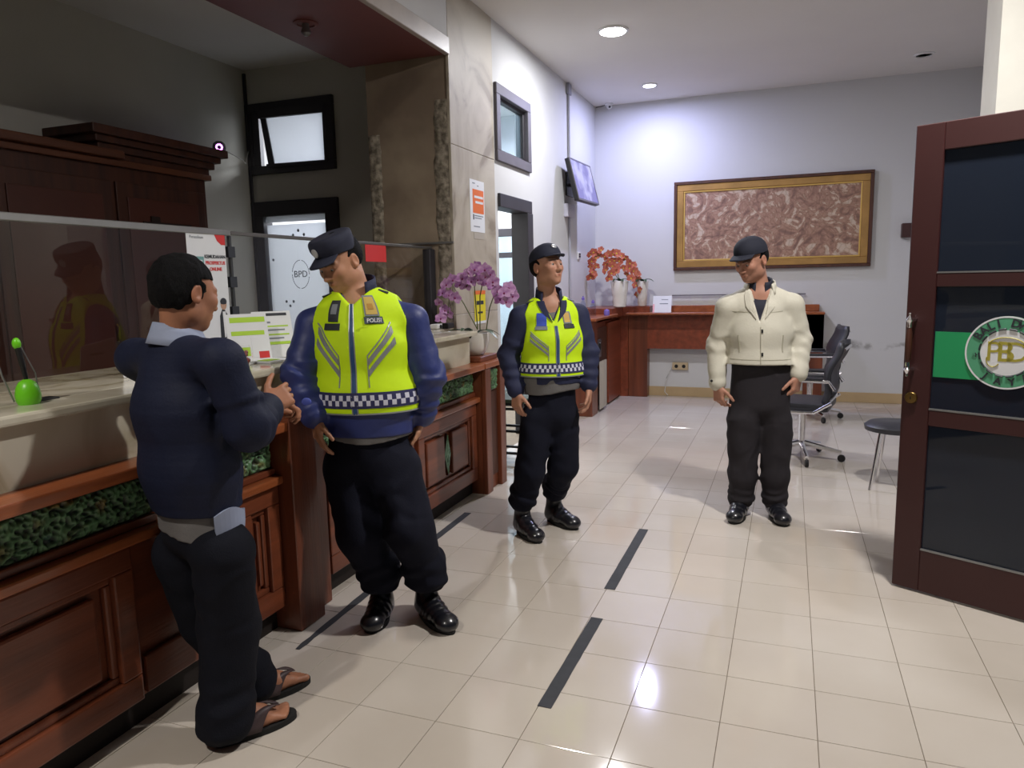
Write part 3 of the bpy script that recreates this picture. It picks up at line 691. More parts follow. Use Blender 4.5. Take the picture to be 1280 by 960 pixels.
# marble worktop
mt = empty('marble_worktop', (-.85, .8, .91), 'cream marble worktop with a stepped upstand running along the counter', 'worktop')
for (y0, y1) in ((YA, -.9), (-.898, .3), (.302, 1.5), (1.502, 2.80)): B().box((-.69, y0, .91), (-.652, y1, 1.098)).build('upstand_panel', M['marble'], mt)
for (y0, y1) in ((YA, -.6), (-.598, .9), (.902, 2.83)):
    B().box((-.778, y0, 1.10), (-.60, y1, 1.13), bev=.008).build('front_slab', M['marble'], mt)
    B().box((-1.36, y0, 1.10), (-.780, y1, 1.129), bev=.002).build('rear_slab', M['marble'], mt)
B().box((-1.36, 2.832, 1.10), (-.935, 3.17, 1.129), bev=.002).build('rear_slab', M['marble'], mt)
B().box((-1.34, YA, .2), (-1.15, 3.14, 1.098)).build('back_shelf', M['wood_d'], ct)
# glass screen
gs = empty('glass_screen', (-1.1, .8, 1.13), 'clear glass teller screen with an aluminium top rail above the marble worktop', 'screen')
for (y0, y1) in ((YA, 1.068), (1.076, 3.15)): B().box((-1.104, y0, 1.13), (-1.096, y1, 1.71)).build('glass_pane', M['screen_glass'], gs)
B().box((-1.11, YA, 1.70), (-1.088, 1.075, 1.728), bev=.003).build('top_rail', M['alu'], gs)
B().box((-1.108, 1.077, 1.704), (-1.09, 3.165, 1.722), bev=.003).build('top_rail', mat('dull_rail', S(104, 102, 100), .45, .5), gs)
B().box((-1.108, 1.064, 1.13), (-1.092, 1.080, 1.70), bev=.002).build('post', mat('grey_post', S(70, 72, 74), .4, .4), gs)
B().box((-1.13, 3.08, 1.13), (-1.07, 3.165, 1.702), bev=.004).build('post', M['dframe'], gs)
for z in (1.32, 1.46, 1.6): B().box((-1.114, 1.05, z), (-1.088, 1.094, z+.05)).build('clip', M['ink'], gs)
# posters and stickers on the glass
def sheet(name, label, cat, x, y0, y1, z0, z1, m, th=.0015, group=None):
    t = empty(name, (x, (y0+y1)/2, z0), label, cat, group)
    B().box((x, y0, z0), (x+th, y1, z1)).build('sheet', m, t); return t
TX = lambda x, y, z: Matrix.Translation((x, y, z)) @ Matrix.Rotation(math.radians(90), 4, 'Z') @ Matrix.Rotation(math.radians(90), 4, 'X')
t = sheet('poster', 'white poster with a red corner and red heading on the glass screen', 'poster', -1.094, .80, 1.035, 1.215, 1.708, M['paper'])
B().poly([(-1.0922, 1.035, 1.708), (-1.0922, .965, 1.708), (-1.0922, .985, 1.672), (-1.0922, 1.01, 1.655), (-1.0922, 1.035, 1.655)], (.0006, 0, 0)).build('red_corner', M['red'], t)
for i, s_ in enumerate(('KEMUDAHAN', 'PROSPEKTUS', 'ONLINE')): text('heading', s_, .021, TX(-1.0921, .965, 1.60-.028*i), M['red'] if i else M['ink'], t, bold=.0008)
text('small_print', 'Perusahaan', .018, TX(-1.0921, .86, 1.685), M['inkg'], t)
B().box((-1.0925, .825, 1.52), (-1.0918, .895, 1.60), bev=.0).build('picture', M['teal'], t)
B().box((-1.0917, .835, 1.535), (-1.0912, .885, 1.585)).build('picture_panel', M['paper'], t)
b = B(); b.poly([(-1.0922, .965, 1.225), (-1.0922, 1.025, 1.225), (-1.0922, 1.02, 1.33), (-1.0922, 1.0, 1.36), (-1.0922, .985, 1.36), (-1.0922, .968, 1.33)], (.0006, 0, 0)); b.build('printed_suit', M['ink'], t)
b = B(); b.poly([(-1.0915, .99, 1.23), (-1.0915, 1.0, 1.23), (-1.0915, 1.006, 1.35), (-1.0915, .986, 1.35)], (.0005, 0, 0)); b.build('printed_shirt', M['paper'], t)
B().ball((-1.0915, .996, 1.382), .02, 10, (.05, 1, 1.25)).build('printed_face', mat('printed_skin', S(190, 150, 128), .6), t)
B().ball((-1.0912, .996, 1.395), .02, 10, (.05, 1.05, .9)).build('printed_hair', M['ink'], t)
t = sheet('price_slip', 'small white slip stuck to the glass screen below the poster', 'label', -1.094, .99, 1.04, 1.185, 1.205, M['paper'])
t = sheet('sticker', 'red rectangular sticker on the glass screen beside the first officer\'s head', 'sticker', -1.094, 2.25, 2.50, 1.60, 1.708, M['red'])
# column notices
t = sheet('notice', 'white notice with an orange printed block taped to the column', 'poster', -.9175, 3.48, 3.76, 1.842, 2.235, M['paper'])
B().box((-.9162, 3.53, 1.985), (-.9155, 3.745, 2.165)).build('orange_block', M['orp'], t)
for (y0, y1, z0, z1) in ((3.56, 3.73, 2.10, 2.118), (3.58, 3.73, 2.06, 2.078)): B().box((-.9154, y0, z0), (-.915, y1, z1)).build('printed_bar', M['paper'], t)
B().box((-.9162, 3.53, 1.935), (-.9155, 3.55, 1.975)).build('black_mark', M['ink'], t)
b = B()
for (y0, y1, z) in ((3.56, 3.73, 1.962), (3.56, 3.70, 1.945), (3.54, 3.66, 1.88), (3.53, 3.58, 2.205), (3.62, 3.65, 2.19)): b.box((-.9162, y0, z), (-.9155, y1, z+.008))
b.build('printed_lines', M['inkg'], t)
t = sheet('caption_slip', 'small grey printed slip on the column directly under the notice', 'label', -.9175, 3.54, 3.74, 1.79, 1.838, mat('grey_slip', S(176, 168, 156), .7))
t = sheet('yellow_notice', 'small yellow green notice on the column behind the purple orchid', 'poster', -.9175, 3.51, 3.73, 1.13, 1.39, M['yel'])
B().box((-.9158, 3.51, 1.13), (-.9152, 3.73, 1.15)).build('white_edge', M['paper'], t); B().box((-.9158, 3.51, 1.36), (-.9152, 3.73, 1.39)).build('red_edge', M['orp'], t)
b = B(); b.box((-.9158, 3.57, 1.21), (-.9152, 3.67, 1.225)).box((-.9158, 3.55, 1.28), (-.9152, 3.69, 1.31)); o = b.build('printed_lines', M['ink'], t)
# ------------------------------------------------------------ things on the worktop
p = Vector((-.745, -.225, 1.13))
t = empty('pen_holder', p, 'lime green egg-shaped pen holder with a chained pen on the worktop', 'pen holder')
B().lathe([(.028, 0), (.033, .012), (.034, .03), (.030, .05), (.022, .066), (.010, .074), (.001, .076)], p, 24).build('base', M['green_l'], t, smooth=True)
B().tube([p+Vector((0, 0, .07)), p+Vector((-.004, -.012, .17))], [.006, .009], 10).build('pen_barrel', M['black'], t, smooth=True)
B().ball(p+Vector((-.005, -.014, .182)), .012, 10, (1, 1, 1.5)).build('pen_top', M['green_l'], t, smooth=True)
B().tube([p+Vector((.0, .034, .02)), p+Vector((.0, .030, .09)), p+Vector((-.003, -.006, .178))], .0022, 6).build('wire', M['alu'], t)
B().tube([p+Vector((-.02, -.03, .01)), p+Vector((-.03, -.05, .09)), p+Vector((-.03, -.07, .19)), p+Vector((-.03, -.11, .20)), p+Vector((-.03, -.15, .16))], .003, 6).build('wire', M['alu'], t)
B().box((p.x-.06, p.y+.04, 1.13), (p.x-.01, p.y+.11, 1.136), bev=.003).build('rubber_pad', M['black'], label='small black rubber pad beside the lime green pen holder', cat='pad')
# standing white card behind the man's shoulder
t = empty('desk_card', (-.98, .36, 1.13), 'white folded card standing on the worktop behind the man\'s shoulder', 'card')
B().poly([(-.98, .32, 1.13), (-.95, .50, 1.13), (-.97, .50, 1.27), (-1.0, .32, 1.245)], (-.003, 0, 0)).build('front_leaf', M['paper'], t)
B().box((-.988, .36, 1.205), (-.982, .43, 1.215)).build('printed_line', M['teal'], t)
# leaning brochures
def leaf_sheet(name, label, cat, y0, y1, x, h, lean, turn=0, blocks=(), m=None):
    o0 = Vector((x, (y0+y1)/2, 1.131)); t = empty(name, o0, label, cat)
    Mx = Matrix.Translation(o0) @ Matrix.Rotation(turn, 4, 'Z') @ Matrix.Rotation(-lean, 4, 'Y'); wd = (y1-y0)/2
    B().box((-.002, -wd, 0), (0, wd, h), M=Mx).build('sheet', m or M['paper'], t)
    for k, (a, c, e, f, mm) in enumerate(blocks): B().box((0, -wd+a*2*wd, e*h), (.0008+.0002*k, -wd+c*2*wd, f*h), M=Mx).build('printed_block', mm, t)
    B().box((-.004, -wd, -.0), (-.0025, wd, h*.98), M=Mx).build('acrylic_back', M['glass'], t)
    B().box((-.03, -wd, -.001), (.03, wd, .003), M=Mx @ Matrix.Rotation(lean, 4, 'Y')).build('acrylic_foot', M['glass'], t)
    return t
G = M['lime_p']; I = M['inkg']
leaf_sheet('brochure_stand', 'left leaning brochure with lime green bands beside the man\'s head', 'brochure', .80, .98, -.86, .22, .30, -.62, ((.1, .95, .82, .93, G), (.1, .9, .55, .64, G), (.55, .95, .08, .5, M['paper']), (.12, .5, .12, .3, G), (.7, .95, .06, .2, M['red'])))
leaf_sheet('brochure_stand', 'right leaning brochure with grey text lines and a dark heading', 'brochure', .975, 1.155, -.86, .225, .32, -.62, ((.1, .9, .9, .96, M['ink']), (.1, .45, .74, .78, I), (.1, .9, .66, .69, G), (.1, .8, .58, .61, I), (.1, .9, .48, .51, G), (.1, .75, .40, .43, I), (.1, .9, .28, .34, G)))
t = empty('leaflet_pile', (-.79, .93, 1.131), 'low pile of white leaflets at the foot of the brochures', 'leaflets')
B().box((-.82, .83, 1.131), (-.71, .99, 1.139), M=Matrix.Identity(4)).build('leaflets', M['paper'], t); B().box((-.80, .85, 1.139), (-.74, .93, 1.141)).build('printed_block', G, t)
t = empty('tissue_box', (-.84, .66, 1.13), 'teal and white packet standing behind the man\'s chin', 'packet')
B().box((-.90, .60, 1.13), (-.84, .74, 1.24), bev=.004).build('packet', M['teal'], t); B().box((-.839, .60, 1.13), (-.835, .655, 1.235)).build('white_panel', M['paper'], t)
t = empty('candy_jar', (-.78, .745, 1.13), 'small clear jar of pinkish sweets beside the brochures', 'jar')
B().lathe([(.03, 0), (.036, .01), (.036, .07), (.028, .085), (.028, .09)], (-.78, .745, 1.13), 18).build('jar', M['glass'], t, smooth=True)
b = B()
for k in range(26): a = random.random()*6.28; r_ = random.random()*.024; b.ball((-.78+r_*math.cos(a), .745+r_*math.sin(a), 1.14+.05*random.random()), .009, 6)
o = b.build('sweets', mat('pink_sweets', S(196, 140, 128), .5, c2=S(150, 60, 60), scale=60), t); o['kind'] = 'stuff'
p = bp(562, 404, Z=1.15)
t = empty('desk_camera', (-.99, 3.02, 1.13), 'small white device with a dark round lens at the worktop\'s far end', 'device')
B().box((-1.03, 2.95, 1.13), (-.96, 3.07, 1.165), bev=.012).build('casing', M['white'], t); B().ball((-.957, 2.99, 1.148), .014, 10, (.5, 1, 1)).build('lens', M['black'], t)
B().box((-.95, 2.99, 1.13), (-.90, 3.10, 1.17), bev=.01).build('cable_box', M['black'], label='black cable box beside the small white device at the worktop\'s end', cat='box')
# ------------------------------------------------------------ orchids
def petal(L, W, cup=.25, n=5):
    V = []; F = []
    for i in range(n+1):
        u = i/n; wd = W*math.sin(math.pi*min(1, .12+u*.86))**.8
        for j in (-1, 0, 1): V.append(Vector((j*wd/2, u*L, cup*L*(u*u)*.5 + (abs(j))*wd*.12)))
    for i in range(n):
        for j in (0, 1): a = i*3+j; F.append((a, a+1, a+4, a+3))
    return V, F
def flower_mesh(name, r, m, mc, pets=((90, 1, .75), (210, 1, .75), (330, 1, .75), (162, .95, 1.15), (18, .95, 1.15))):
    V = []; F = []; mi = []
    for (a, l, wd) in pets:
        v, f = petal(r*l, r*wd); R_ = Matrix.Rotation(math.radians(a-90), 4, 'Z'); o = len(V)
        V += [R_ @ p for p in v]; F += [tuple(k+o for k in q) for q in f]; mi += [0]*len(f)
    o = len(V)
    for k in range(6): V.append(Vector((r*.16*math.cos(k*1.047), r*.16*math.sin(k*1.047)-r*.08, r*.06)))
    V.append(Vector((0, -r*.12, r*.30)))
    for k in range(6): F.append((o+k, o+(k+1) % 6, o+6)); mi.append(1)
    me = bpy.data.meshes.new(name); me.from_pydata([tuple(v) for v in V], [], F); me.materials.append(m); me.materials.append(mc)
    me.polygons.foreach_set('material_index', mi); me.polygons.foreach_set('use_smooth', [True]*len(F)); me.update(); return me
def put_flower(me, p, facing, par, s, roll):
    z = facing.normalized(); x = Vector((0, 0, 1)).cross(z).normalized(); y = z.cross(x)
    Mx = Matrix(((x.x, y.x, z.x, p.x), (x.y, y.y, z.y, p.y), (x.z, y.z, z.z, p.z), (0, 0, 0, 1))) @ Matrix.Rotation(roll, 4, 'Z') @ Matrix.Scale(s, 4)
    o = bpy.data.objects.new('flower', me); COL.objects.link(o); o.parent = par; o.matrix_local = mw(par).inverted() @ Mx
def strap_leaf(bld, p, d, L, W):
    d = Vector(d).normalized(); s = d.cross(Vector((0, 0, 1))).normalized(); n = 7; pr = []
    for i in range(n+1):
        u = i/n; c = p + d*(L*u) + Vector((0, 0, L*(.55*u-.75*u*u))); wd = W*math.sin(math.pi*(.1+.88*u))**.7
        pr.append([bld.bm.verts.new(q) for q in (c-s*wd/2+Vector((0, 0, wd*.15)), c, c+s*wd/2+Vector((0, 0, wd*.15)))])
    for i in range(n):
        for j in (0, 1): bld.bm.faces.new((pr[i][j], pr[i][j+1], pr[i+1][j+1], pr[i+1][j]))
pc = Vector((-.70, 2.98, .95))
orc = empty('potted_orchid', pc, 'purple orchid in a round white pot on the counter\'s end pilaster', 'potted plant')
B().lathe([(.055, 0), (.075, .008), (.098, .05), (.112, .11), (.114, .155), (.106, .157), (.10, .14)], pc, 32).build('pot', M['pot'], orc, smooth=True)
B().lathe([(.001, .13), (.10, .13), (.10, .136), (.001, .142)], pc, 20).build('moss', mat('dark_moss', S(50, 56, 34), .9, var=.5, scale=40, bump=.6), orc)
fm = flower_mesh('orchid_flower', .048, M['purple'], M['purple_c'])
tops = [((597, 412), (580, 380), (563, 352), [(549, 378), (553, 366), (558, 356), (566, 350), (575, 356), (562, 369), (556, 388), (569, 372), (551, 398), (560, 392)]),
        ((597, 412), (594, 370), (592, 345), [(578, 348), (586, 341), (593, 337), (601, 340), (589, 352), (598, 350), (607, 346), (583, 358)]),
        ((600, 412), (600, 370), (606, 340), [(597, 333), (606, 337), (613, 343), (608, 354), (616, 352)]),
        ((608, 412), (612, 385), (620, 362), [(616, 356), (622, 364), (630, 366), (636, 360), (641, 370), (625, 374), (633, 377)])]
st = B(); rr = random.Random(4)
for (a, m_, e, fl_) in tops:
    P = [bp(*a, Y=2.96), bp(*m_, Y=2.94), bp(*e, Y=2.95)] + [bp(*q, Y=2.94) for q in fl_[-1:]]
    P[0].z = max(P[0].z, 1.06); st.tube(P, .004, 6)
    for q in fl_:
        pt = bp(q[0], q[1], Y=2.90+rr.uniform(-.05, .05)); fc = (Vector(CAM)-pt).normalized() + Vector((rr.uniform(-.7, .7), rr.uniform(-.3, .3), rr.uniform(-.5, .3)))
        put_flower(fm, pt, fc, orc, rr.uniform(.8, 1.1), rr.uniform(-.5, .5))
st.build('stem', M['stem'], orc, smooth=True)
for (d, L_, W_) in (((1, -.4, 0), .16, .045), ((-.9, -.5, 0), .17, .05), ((.3, -1, 0), .12, .045), ((.9, .5, 0), .13, .04), ((-.6, .6, 0), .13, .04), ((-.2, -1, .4), .10, .05)):
    b = B(); strap_leaf(b, pc+Vector((d[0]*.03, d[1]*.03, .152)), (d[0], d[1], d[2]+.05), L_*1.25, W_*1.1); b.build('leaf', M['leaf'], orc, smooth=True)
# ------------------------------------------------------------ black metal plant stand
t = empty('metal_stand', (-.70, 3.72, 0), 'black metal stand partly hidden between the counter end and second officer', 'stand')
b = B()
for x, y in ((-.82, 3.62), (-.58, 3.62), (-.82, 3.84), (-.58, 3.84)): b.box((x-.012, y-.012, 0), (x+.012, y+.012, .50))
b.build('leg', M['black'], t)
for z in (.08, .26, .44): B().box((-.82, 3.61, z), (-.58, 3.63, z+.018)).box((-.82, 3.83, z), (-.58, 3.85, z+.018)).box((-.59, 3.62, z), (-.57, 3.84, z+.018)).build('crossbar', M['black'], t)
B().box((-.85, 3.59, .50), (-.55, 3.87, .53), bev=.004).build('top_plate', mat('dark_green_top', S(50, 62, 48), .5), t)
# ------------------------------------------------------------ dark cabinet in the teller area
cb = empty('wall_cabinet', (-3.2, 1.6, 0), 'large dark wooden cabinet with a projecting cornice on the teller wall', 'cabinet')
B().box((-3.37, -2.2, 0), (-3.02, 3.02, 2.30)).build('carcass', M['wood_d'], cb)
for k in range(6):
    y1 = 2.98-k*.86; d_ = B().box((-3.02, y1-.82, .12), (-3.0, y1, 2.2), bev=.006).build('door', M['wood_d'], cb)
    B().box((-3.0, y1-.74, .22), (-2.99, y1-.08, 2.1), bev=.008).build('door_field', mat('dark_cabinet_field', S(88, 42, 28), .5, var=.2, scale=2), d_)
    B().tube([(-2.985, y1-.07, 1.1), (-2.97, y1-.07, 1.12), (-2.97, y1-.07, 1.2), (-2.985, y1-.07, 1.22)], .006, 6).build('handle', M['brass'], d_)
b = B(); b.box((-3.37, -2.2, 2.30), (-2.98, 3.06, 2.345), bev=.01).box((-3.37, -2.2, 2.345), (-2.93, 2.2, 2.40), bev=.012); b.build('lower_cornice', M['wood_c'], cb)
b = B()
for k, (o_, z0, z1) in enumerate(((.0, 2.345, 2.39), (.035, 2.39, 2.44), (.075, 2.44, 2.485), (.12, 2.485, 2.545))): b.box((-3.37, 2.06-o_, z0), (-3.0+o_*.8, 3.06+o_, z1), bev=.008)
b.build('upper_cornice', M['wood_d'], cb)
b = B(); b.box((-2.985, 2.35, 1.88), (-2.975, 2.80, 1.94)).box((-2.985, 2.42, 1.94), (-2.975, 2.5, 1.98)); b.build('lettering_bar', mat('dark_bar', S(40, 24, 18), .5), cb)
# ------------------------------------------------------------ corner desk group at the back left
dk = empty('corner_desk', (-.75, 6.6, 0), 'reddish wood customer desk along the hall\'s left wall near the corner', 'desk')
B().box((-.92, 5.74, 0), (-.555, 5.98, 1.02), bev=.004).build('end_pedestal', M['woodv'], dk)
B().box((-.92, 5.98, 0), (-.60, 7.20, .98)).build('body', M['desk'], dk)
B().box((-.60, 6.55, .02), (-.565, 7.19, .96), bev=.005).build('front_panel', M['desk'], dk)
B().box((-.60, 5.98, .02), (-.585, 6.54, .92)).build('recess_panel', M['wood_d'], dk)
B().box((-.92, 5.70, 1.02), (-.50, 6.75, 1.05), bev=.005).build('desk_top', M['wood_l'], dk)
B().box((-.92, 6.55, 1.0), (-.53, 7.36, 1.12), bev=.005).build('raised_shelf', M['desk'], dk)
t = empty('cloth_drape', (-.54, 6.2, .0), 'pale grey cloth hanging in the recess under the corner desk', 'cloth')
b = B(); n = 12
pts = [[(-.545+.012*math.sin(i*1.9), 6.02+.030*i*.9, z) for i in range(n)] for z in (.03, .3, .56)]
for r_ in range(2):
    for i in range(n-1): b.quad(pts[r_][i], pts[r_][i+1], pts[r_+1][i+1], pts[r_+1][i])
b.build('cloth', mat('grey_cloth', S(176, 168, 156), .9), t, smooth=True)
t = empty('floor_socket', (-.57, 6.12, .66), 'black round socket on the corner desk\'s recessed panel', 'socket')
B().box((-.585, 6.05, .60), (-.565, 6.2, .80), bev=.006).build('plate', M['gframe'], t); B().ball((-.562, 6.12, .72), .045, 12, (.3, 1, 1)).build('dial', M['black'], t)
wd_ = empty('wall_desk', (.3, 7.1, 0), 'reddish wood wall desk with a deep apron standing against the back wall', 'desk')
B().box((-.47, 7.20, 0), (-.235, 7.36, 1.02), bev=.004).build('pedestal', M['woodv'], wd_)
B().box((-.47, 7.02, 1.02), (1.75, 7.36, 1.045), bev=.004).build('desk_top', M['wood_l'], wd_)
B().box((-.235, 7.20, .60), (1.75, 7.23, 1.02)).build('apron', M['desk'], wd_)
B().box((1.55, 7.20, 0), (1.75, 7.36, 1.02)).build('pedestal', M['woodv'], wd_)
B().box((-.60, 7.195, 0), (-.472, 7.33, 1.0)).build('filler_panel', M['desk'], wd_)
B().box((-.53, 7.16, 1.0), (-.20, 7.36, 1.12), bev=.005).build('corner_block', M['desk'], wd_)
B().box((-.10, 7.30, 1.045), (1.70, 7.36, 1.12), bev=.004).build('rear_shelf', M['wood_l'], wd_)
t = empty('desk_partition', (.3, 7.33, 1.12), 'low clear partition with a dark top edge on the wall desk', 'screen')
B().box((.04, 7.325, 1.12), (1.55, 7.331, 1.235)).build('glass_pane', M['glass'], t); B().box((.04, 7.32, 1.235), (1.55, 7.336, 1.247)).build('top_edge', M['gframe'], t)
t = empty('document_holder', (-.06, 7.12, 1.045), 'white leaning document holder with printed lines on the wall desk', 'holder')
Mx = Matrix.Translation((-.06, 7.12, 1.046)) @ Matrix.Rotation(math.radians(-14), 4, 'X')
B().box((-.10, 0, 0), (.12, .004, .20), M=Mx).build('sheet', M['paper'], t)
b = B(); b.box((0, -.001, .15), (.08, 0, .158), M=Mx).box((-.02, -.001, .10), (.08, 0, .11), M=Mx); b.build('printed_lines', M['inkg'], t)
B().box((-.10, -.0015, 0), (-.08, 0, .10), M=Mx).build('pink_print', mat('pink_print', S(230, 170, 180), .6), t)
# vases with orange orchids
vz = 1.121
def vase(x, y, z0, r, h, label, pts, stems, seed, m):
    t = empty('orchid_vase', (x, y, z0), label, 'vase')
    B().lathe([(r*.6, 0), (r*.72, .01), (r*.86, h*.5), (r, h*.96), (r*.96, h), (r*.86, h*.97)], (x, y, z0), 24).build('vase_body', m, t, smooth=True)
    b = B(); q = random.Random(seed)
    for s_ in stems: b.tube([Vector((x, y, z0+h))] + [bp(*p_, Y=y) for p_ in s_], .005, 6)
    b.build('stem', M['stem'], t, smooth=True)
    for p_ in pts:
        pt = bp(p_[0]+q.uniform(-1.5, 1.5), p_[1]+q.uniform(-1.5, 1.5), Y=y-.03+q.uniform(-.07, .05)); fc = (Vector(CAM)-pt).normalized()+Vector((q.uniform(-.8, .8), q.uniform(-.3, .3), q.uniform(-.6, .4)))
        put_flower(fo, pt, fc, t, q.uniform(.8, 1.15), q.uniform(-1, 1))
    for k in range(4):
        b = B(); a = k*.9+seed; a = -math.pi*(.1+.25*k); strap_leaf(b, Vector((x, y, z0+h-.01)), (math.cos(a), math.sin(a), .2), .16, .05); b.build('leaf', M['leaf'], t, smooth=True)
fo = flower_mesh('orange_orchid_flower', .055, M['orange'], M['yel'])
la = [(738, 318), (743, 316), (739, 325), (745, 324), (738, 332), (744, 333), (740, 339), (737, 345), (743, 344), (750, 317), (755, 319), (752, 313)]
ra = [(760, 318), (765, 317), (771, 318), (777, 320), (762, 325), (768, 325), (775, 327), (782, 323), (786, 329), (758, 331), (765, 333), (772, 333), (779, 334), (757, 338), (763, 341), (770, 339), (787, 336), (791, 340), (784, 343), (760, 347), (789, 348)]
vase(-.505, 6.86, vz, .105, .31, 'larger white vase of orange orchids on the corner desk', la+ra, [[(760, 330), (752, 318), (740, 322), (739, 345)], [(770, 335), (770, 320), (785, 326), (790, 345)]], 3, M['pot'])
vase(-.30, 7.20, 1.121, .075, .30, 'smaller white vase with drooping rust-orange orchids behind the larger one', [(794, 338), (797, 343), (799, 350), (796, 356), (799, 362), (793, 348), (797, 368), (792, 331)], [[(793, 340), (796, 335), (799, 365)]], 8, M['pot'])
def bottle(x, y, z, h, r, m, mcap, label):
    t = empty('pump_bottle', (x, y, z), label, 'bottle')
    B().lathe([(r*.95, 0), (r, .01), (r, h*.6), (r*.45, h*.75), (r*.4, h*.8)], (x, y, z), 16).build('bottle_body', m, t, smooth=True)
    B().lathe([(r*.5, h*.8), (r*.5, h*.92), (r*.2, h*.94), (r*.2, h)], (x, y, z), 12).build('cap', mcap, t, smooth=True)
bl = glass('clear_plastic', (.8, .85, .95), .8)
bottle(-.80, 6.30, 1.051, .22, .035, bl, M['mauve'], 'tall clear bottle with a bluish cap on the corner desk\'s left end')
bottle(-.66, 6.20, 1.051, .18, .035, bl, M['mauve'], 'shorter clear bottle with a purple cap standing nearest on the corner desk')
b = B().lathe([(.03, 0), (.034, .03), (.028, .06), (.001, .07)], (-.54, 6.35, 1.051), 16).build('hand_stamp', M['mauve'], smooth=True, label='small purple stamp at the corner desk\'s front edge', cat='stamp')
# ------------------------------------------------------------ office chairs
def office_chair(loc, rz, label, s=1.0):
    t = empty('office_chair', loc, label, 'chair', None, rz); R_ = mw(t)
    def bb(): return B()
    # local: faces -Y
    Vb = []; Fb = []; nx, nz = 9, 12
    for side in (0, 1):
        for k in range(nz+1):
            v = k/nz
            for i in range(nx+1):
                u = i/nx*2-1; y = .20+.10*v+.02*math.sin(v*9)+(-.045 if side else 0) - .03*(1-u*u) + (.0 if abs(u) < 1 and 0 < k < nz else (.02 if side else 0))
                Vb.append(R_ @ Vector((u*.23*(1-.12*max(0, v-.7)/.3), y, .47+v*.48)))
    W = nx+1; H_ = (nz+1)*W
    for k in range(nz):
        for i in range(nx): a = k*W+i; Fb.append((a, a+1, a+W+1, a+W)); Fb.append((H_+a, H_+a+W, H_+a+W+1, H_+a+1))
    for k in range(nz): a = k*W; Fb.append((a, a+W, H_+a+W, H_+a)); a += nx; Fb.append((a, H_+a, H_+a+W, a+W))
    for i in range(nx): Fb.append((i, H_+i, H_+i+1, i+1)); a = nz*W+i; Fb.append((a, a+1, H_+a+1, H_+a))
    mesh('backrest', Vb, Fb, t, M['leather'], smooth=True)
    B().box((-.24, -.24, .42), (.24, .22, .485), bev=.025, M=R_).build('seat', M['leather'], t, smooth=True)
    for x in (-.26, .26):
        B().tube([R_ @ Vector(p) for p in ((x, .24, .50), (x, .12, .42), (x, -.18, .41), (x, -.24, .44))], .013, 8).build('side_frame', M['chrome'], t, smooth=True)
        B().tube([R_ @ Vector(p) for p in ((x, .26, .60), (x, .22, .66), (x, -.14, .66), (x, -.20, .62), (x, -.18, .42))], .013, 8).build('armrest', M['chrome'], t, smooth=True)
        B().box((x-.02, -.12, .67), (x+.02, .18, .69), bev=.006, M=R_).build('arm_pad', M['leather'], t)
    B().tube([R_ @ Vector((x, .31, .90)) for x in (-.2, .2)], .012, 8).tube([R_ @ Vector((-.22, .22, .5)), R_ @ Vector((.22, .22, .5))], .012, 8).build('crossbar', M['chrome'], t)
    B().tube([R_ @ Vector((0, 0, .11)), R_ @ Vector((0, 0, .42))], .028, 12).build('gas_lift', M['chrome'], t)
    for k in range(5):
        a = k*math.tau/5+.3; e = Vector((.30*math.cos(a), .30*math.sin(a), .075))
        l = B().tube([R_ @ Vector((0, 0, .13)), R_ @ e], [.024, .015], 8).build('base_arm', M['chrome'], t, smooth=True)
        B().lathe([(.028, -.012), (.03, 0), (.028, .012)], (0, 0, 0), 12, M=R_ @ Matrix.Translation((e.x, e.y, .03)) @ Matrix.Rotation(a, 4, 'Z') @ Matrix.Rotation(math.radians(90), 4, 'X')).build('castor', M['black'], l)
    return t
office_chair((1.50, 4.45, 0), math.radians(-100), 'black office chair with chrome frame right of the man in the cream jacket')
office_chair((1.60, 6.25, 0), math.radians(-82), 'farther black office chair, mostly hidden behind the nearer one')
p = bp(1120, 530, Z=.45)
t = empty('round_stool', (p.x, p.y, 0), 'dark round-seated stool just left of the open maroon door', 'stool')
B().lathe([(.15, .40), (.19, .41), (.195, .44), (.17, .46), (.001, .465)], (p.x, p.y, 0), 28).build('seat', M['leather'], t, smooth=True)
for k in range(4): a = k*math.pi/2+.5; B().tube([(p.x+.11*math.cos(a), p.y+.11*math.sin(a), .40), (p.x+.17*math.cos(a), p.y+.17*math.sin(a), 0)], .011, 8).build('leg', M['chrome'], t)
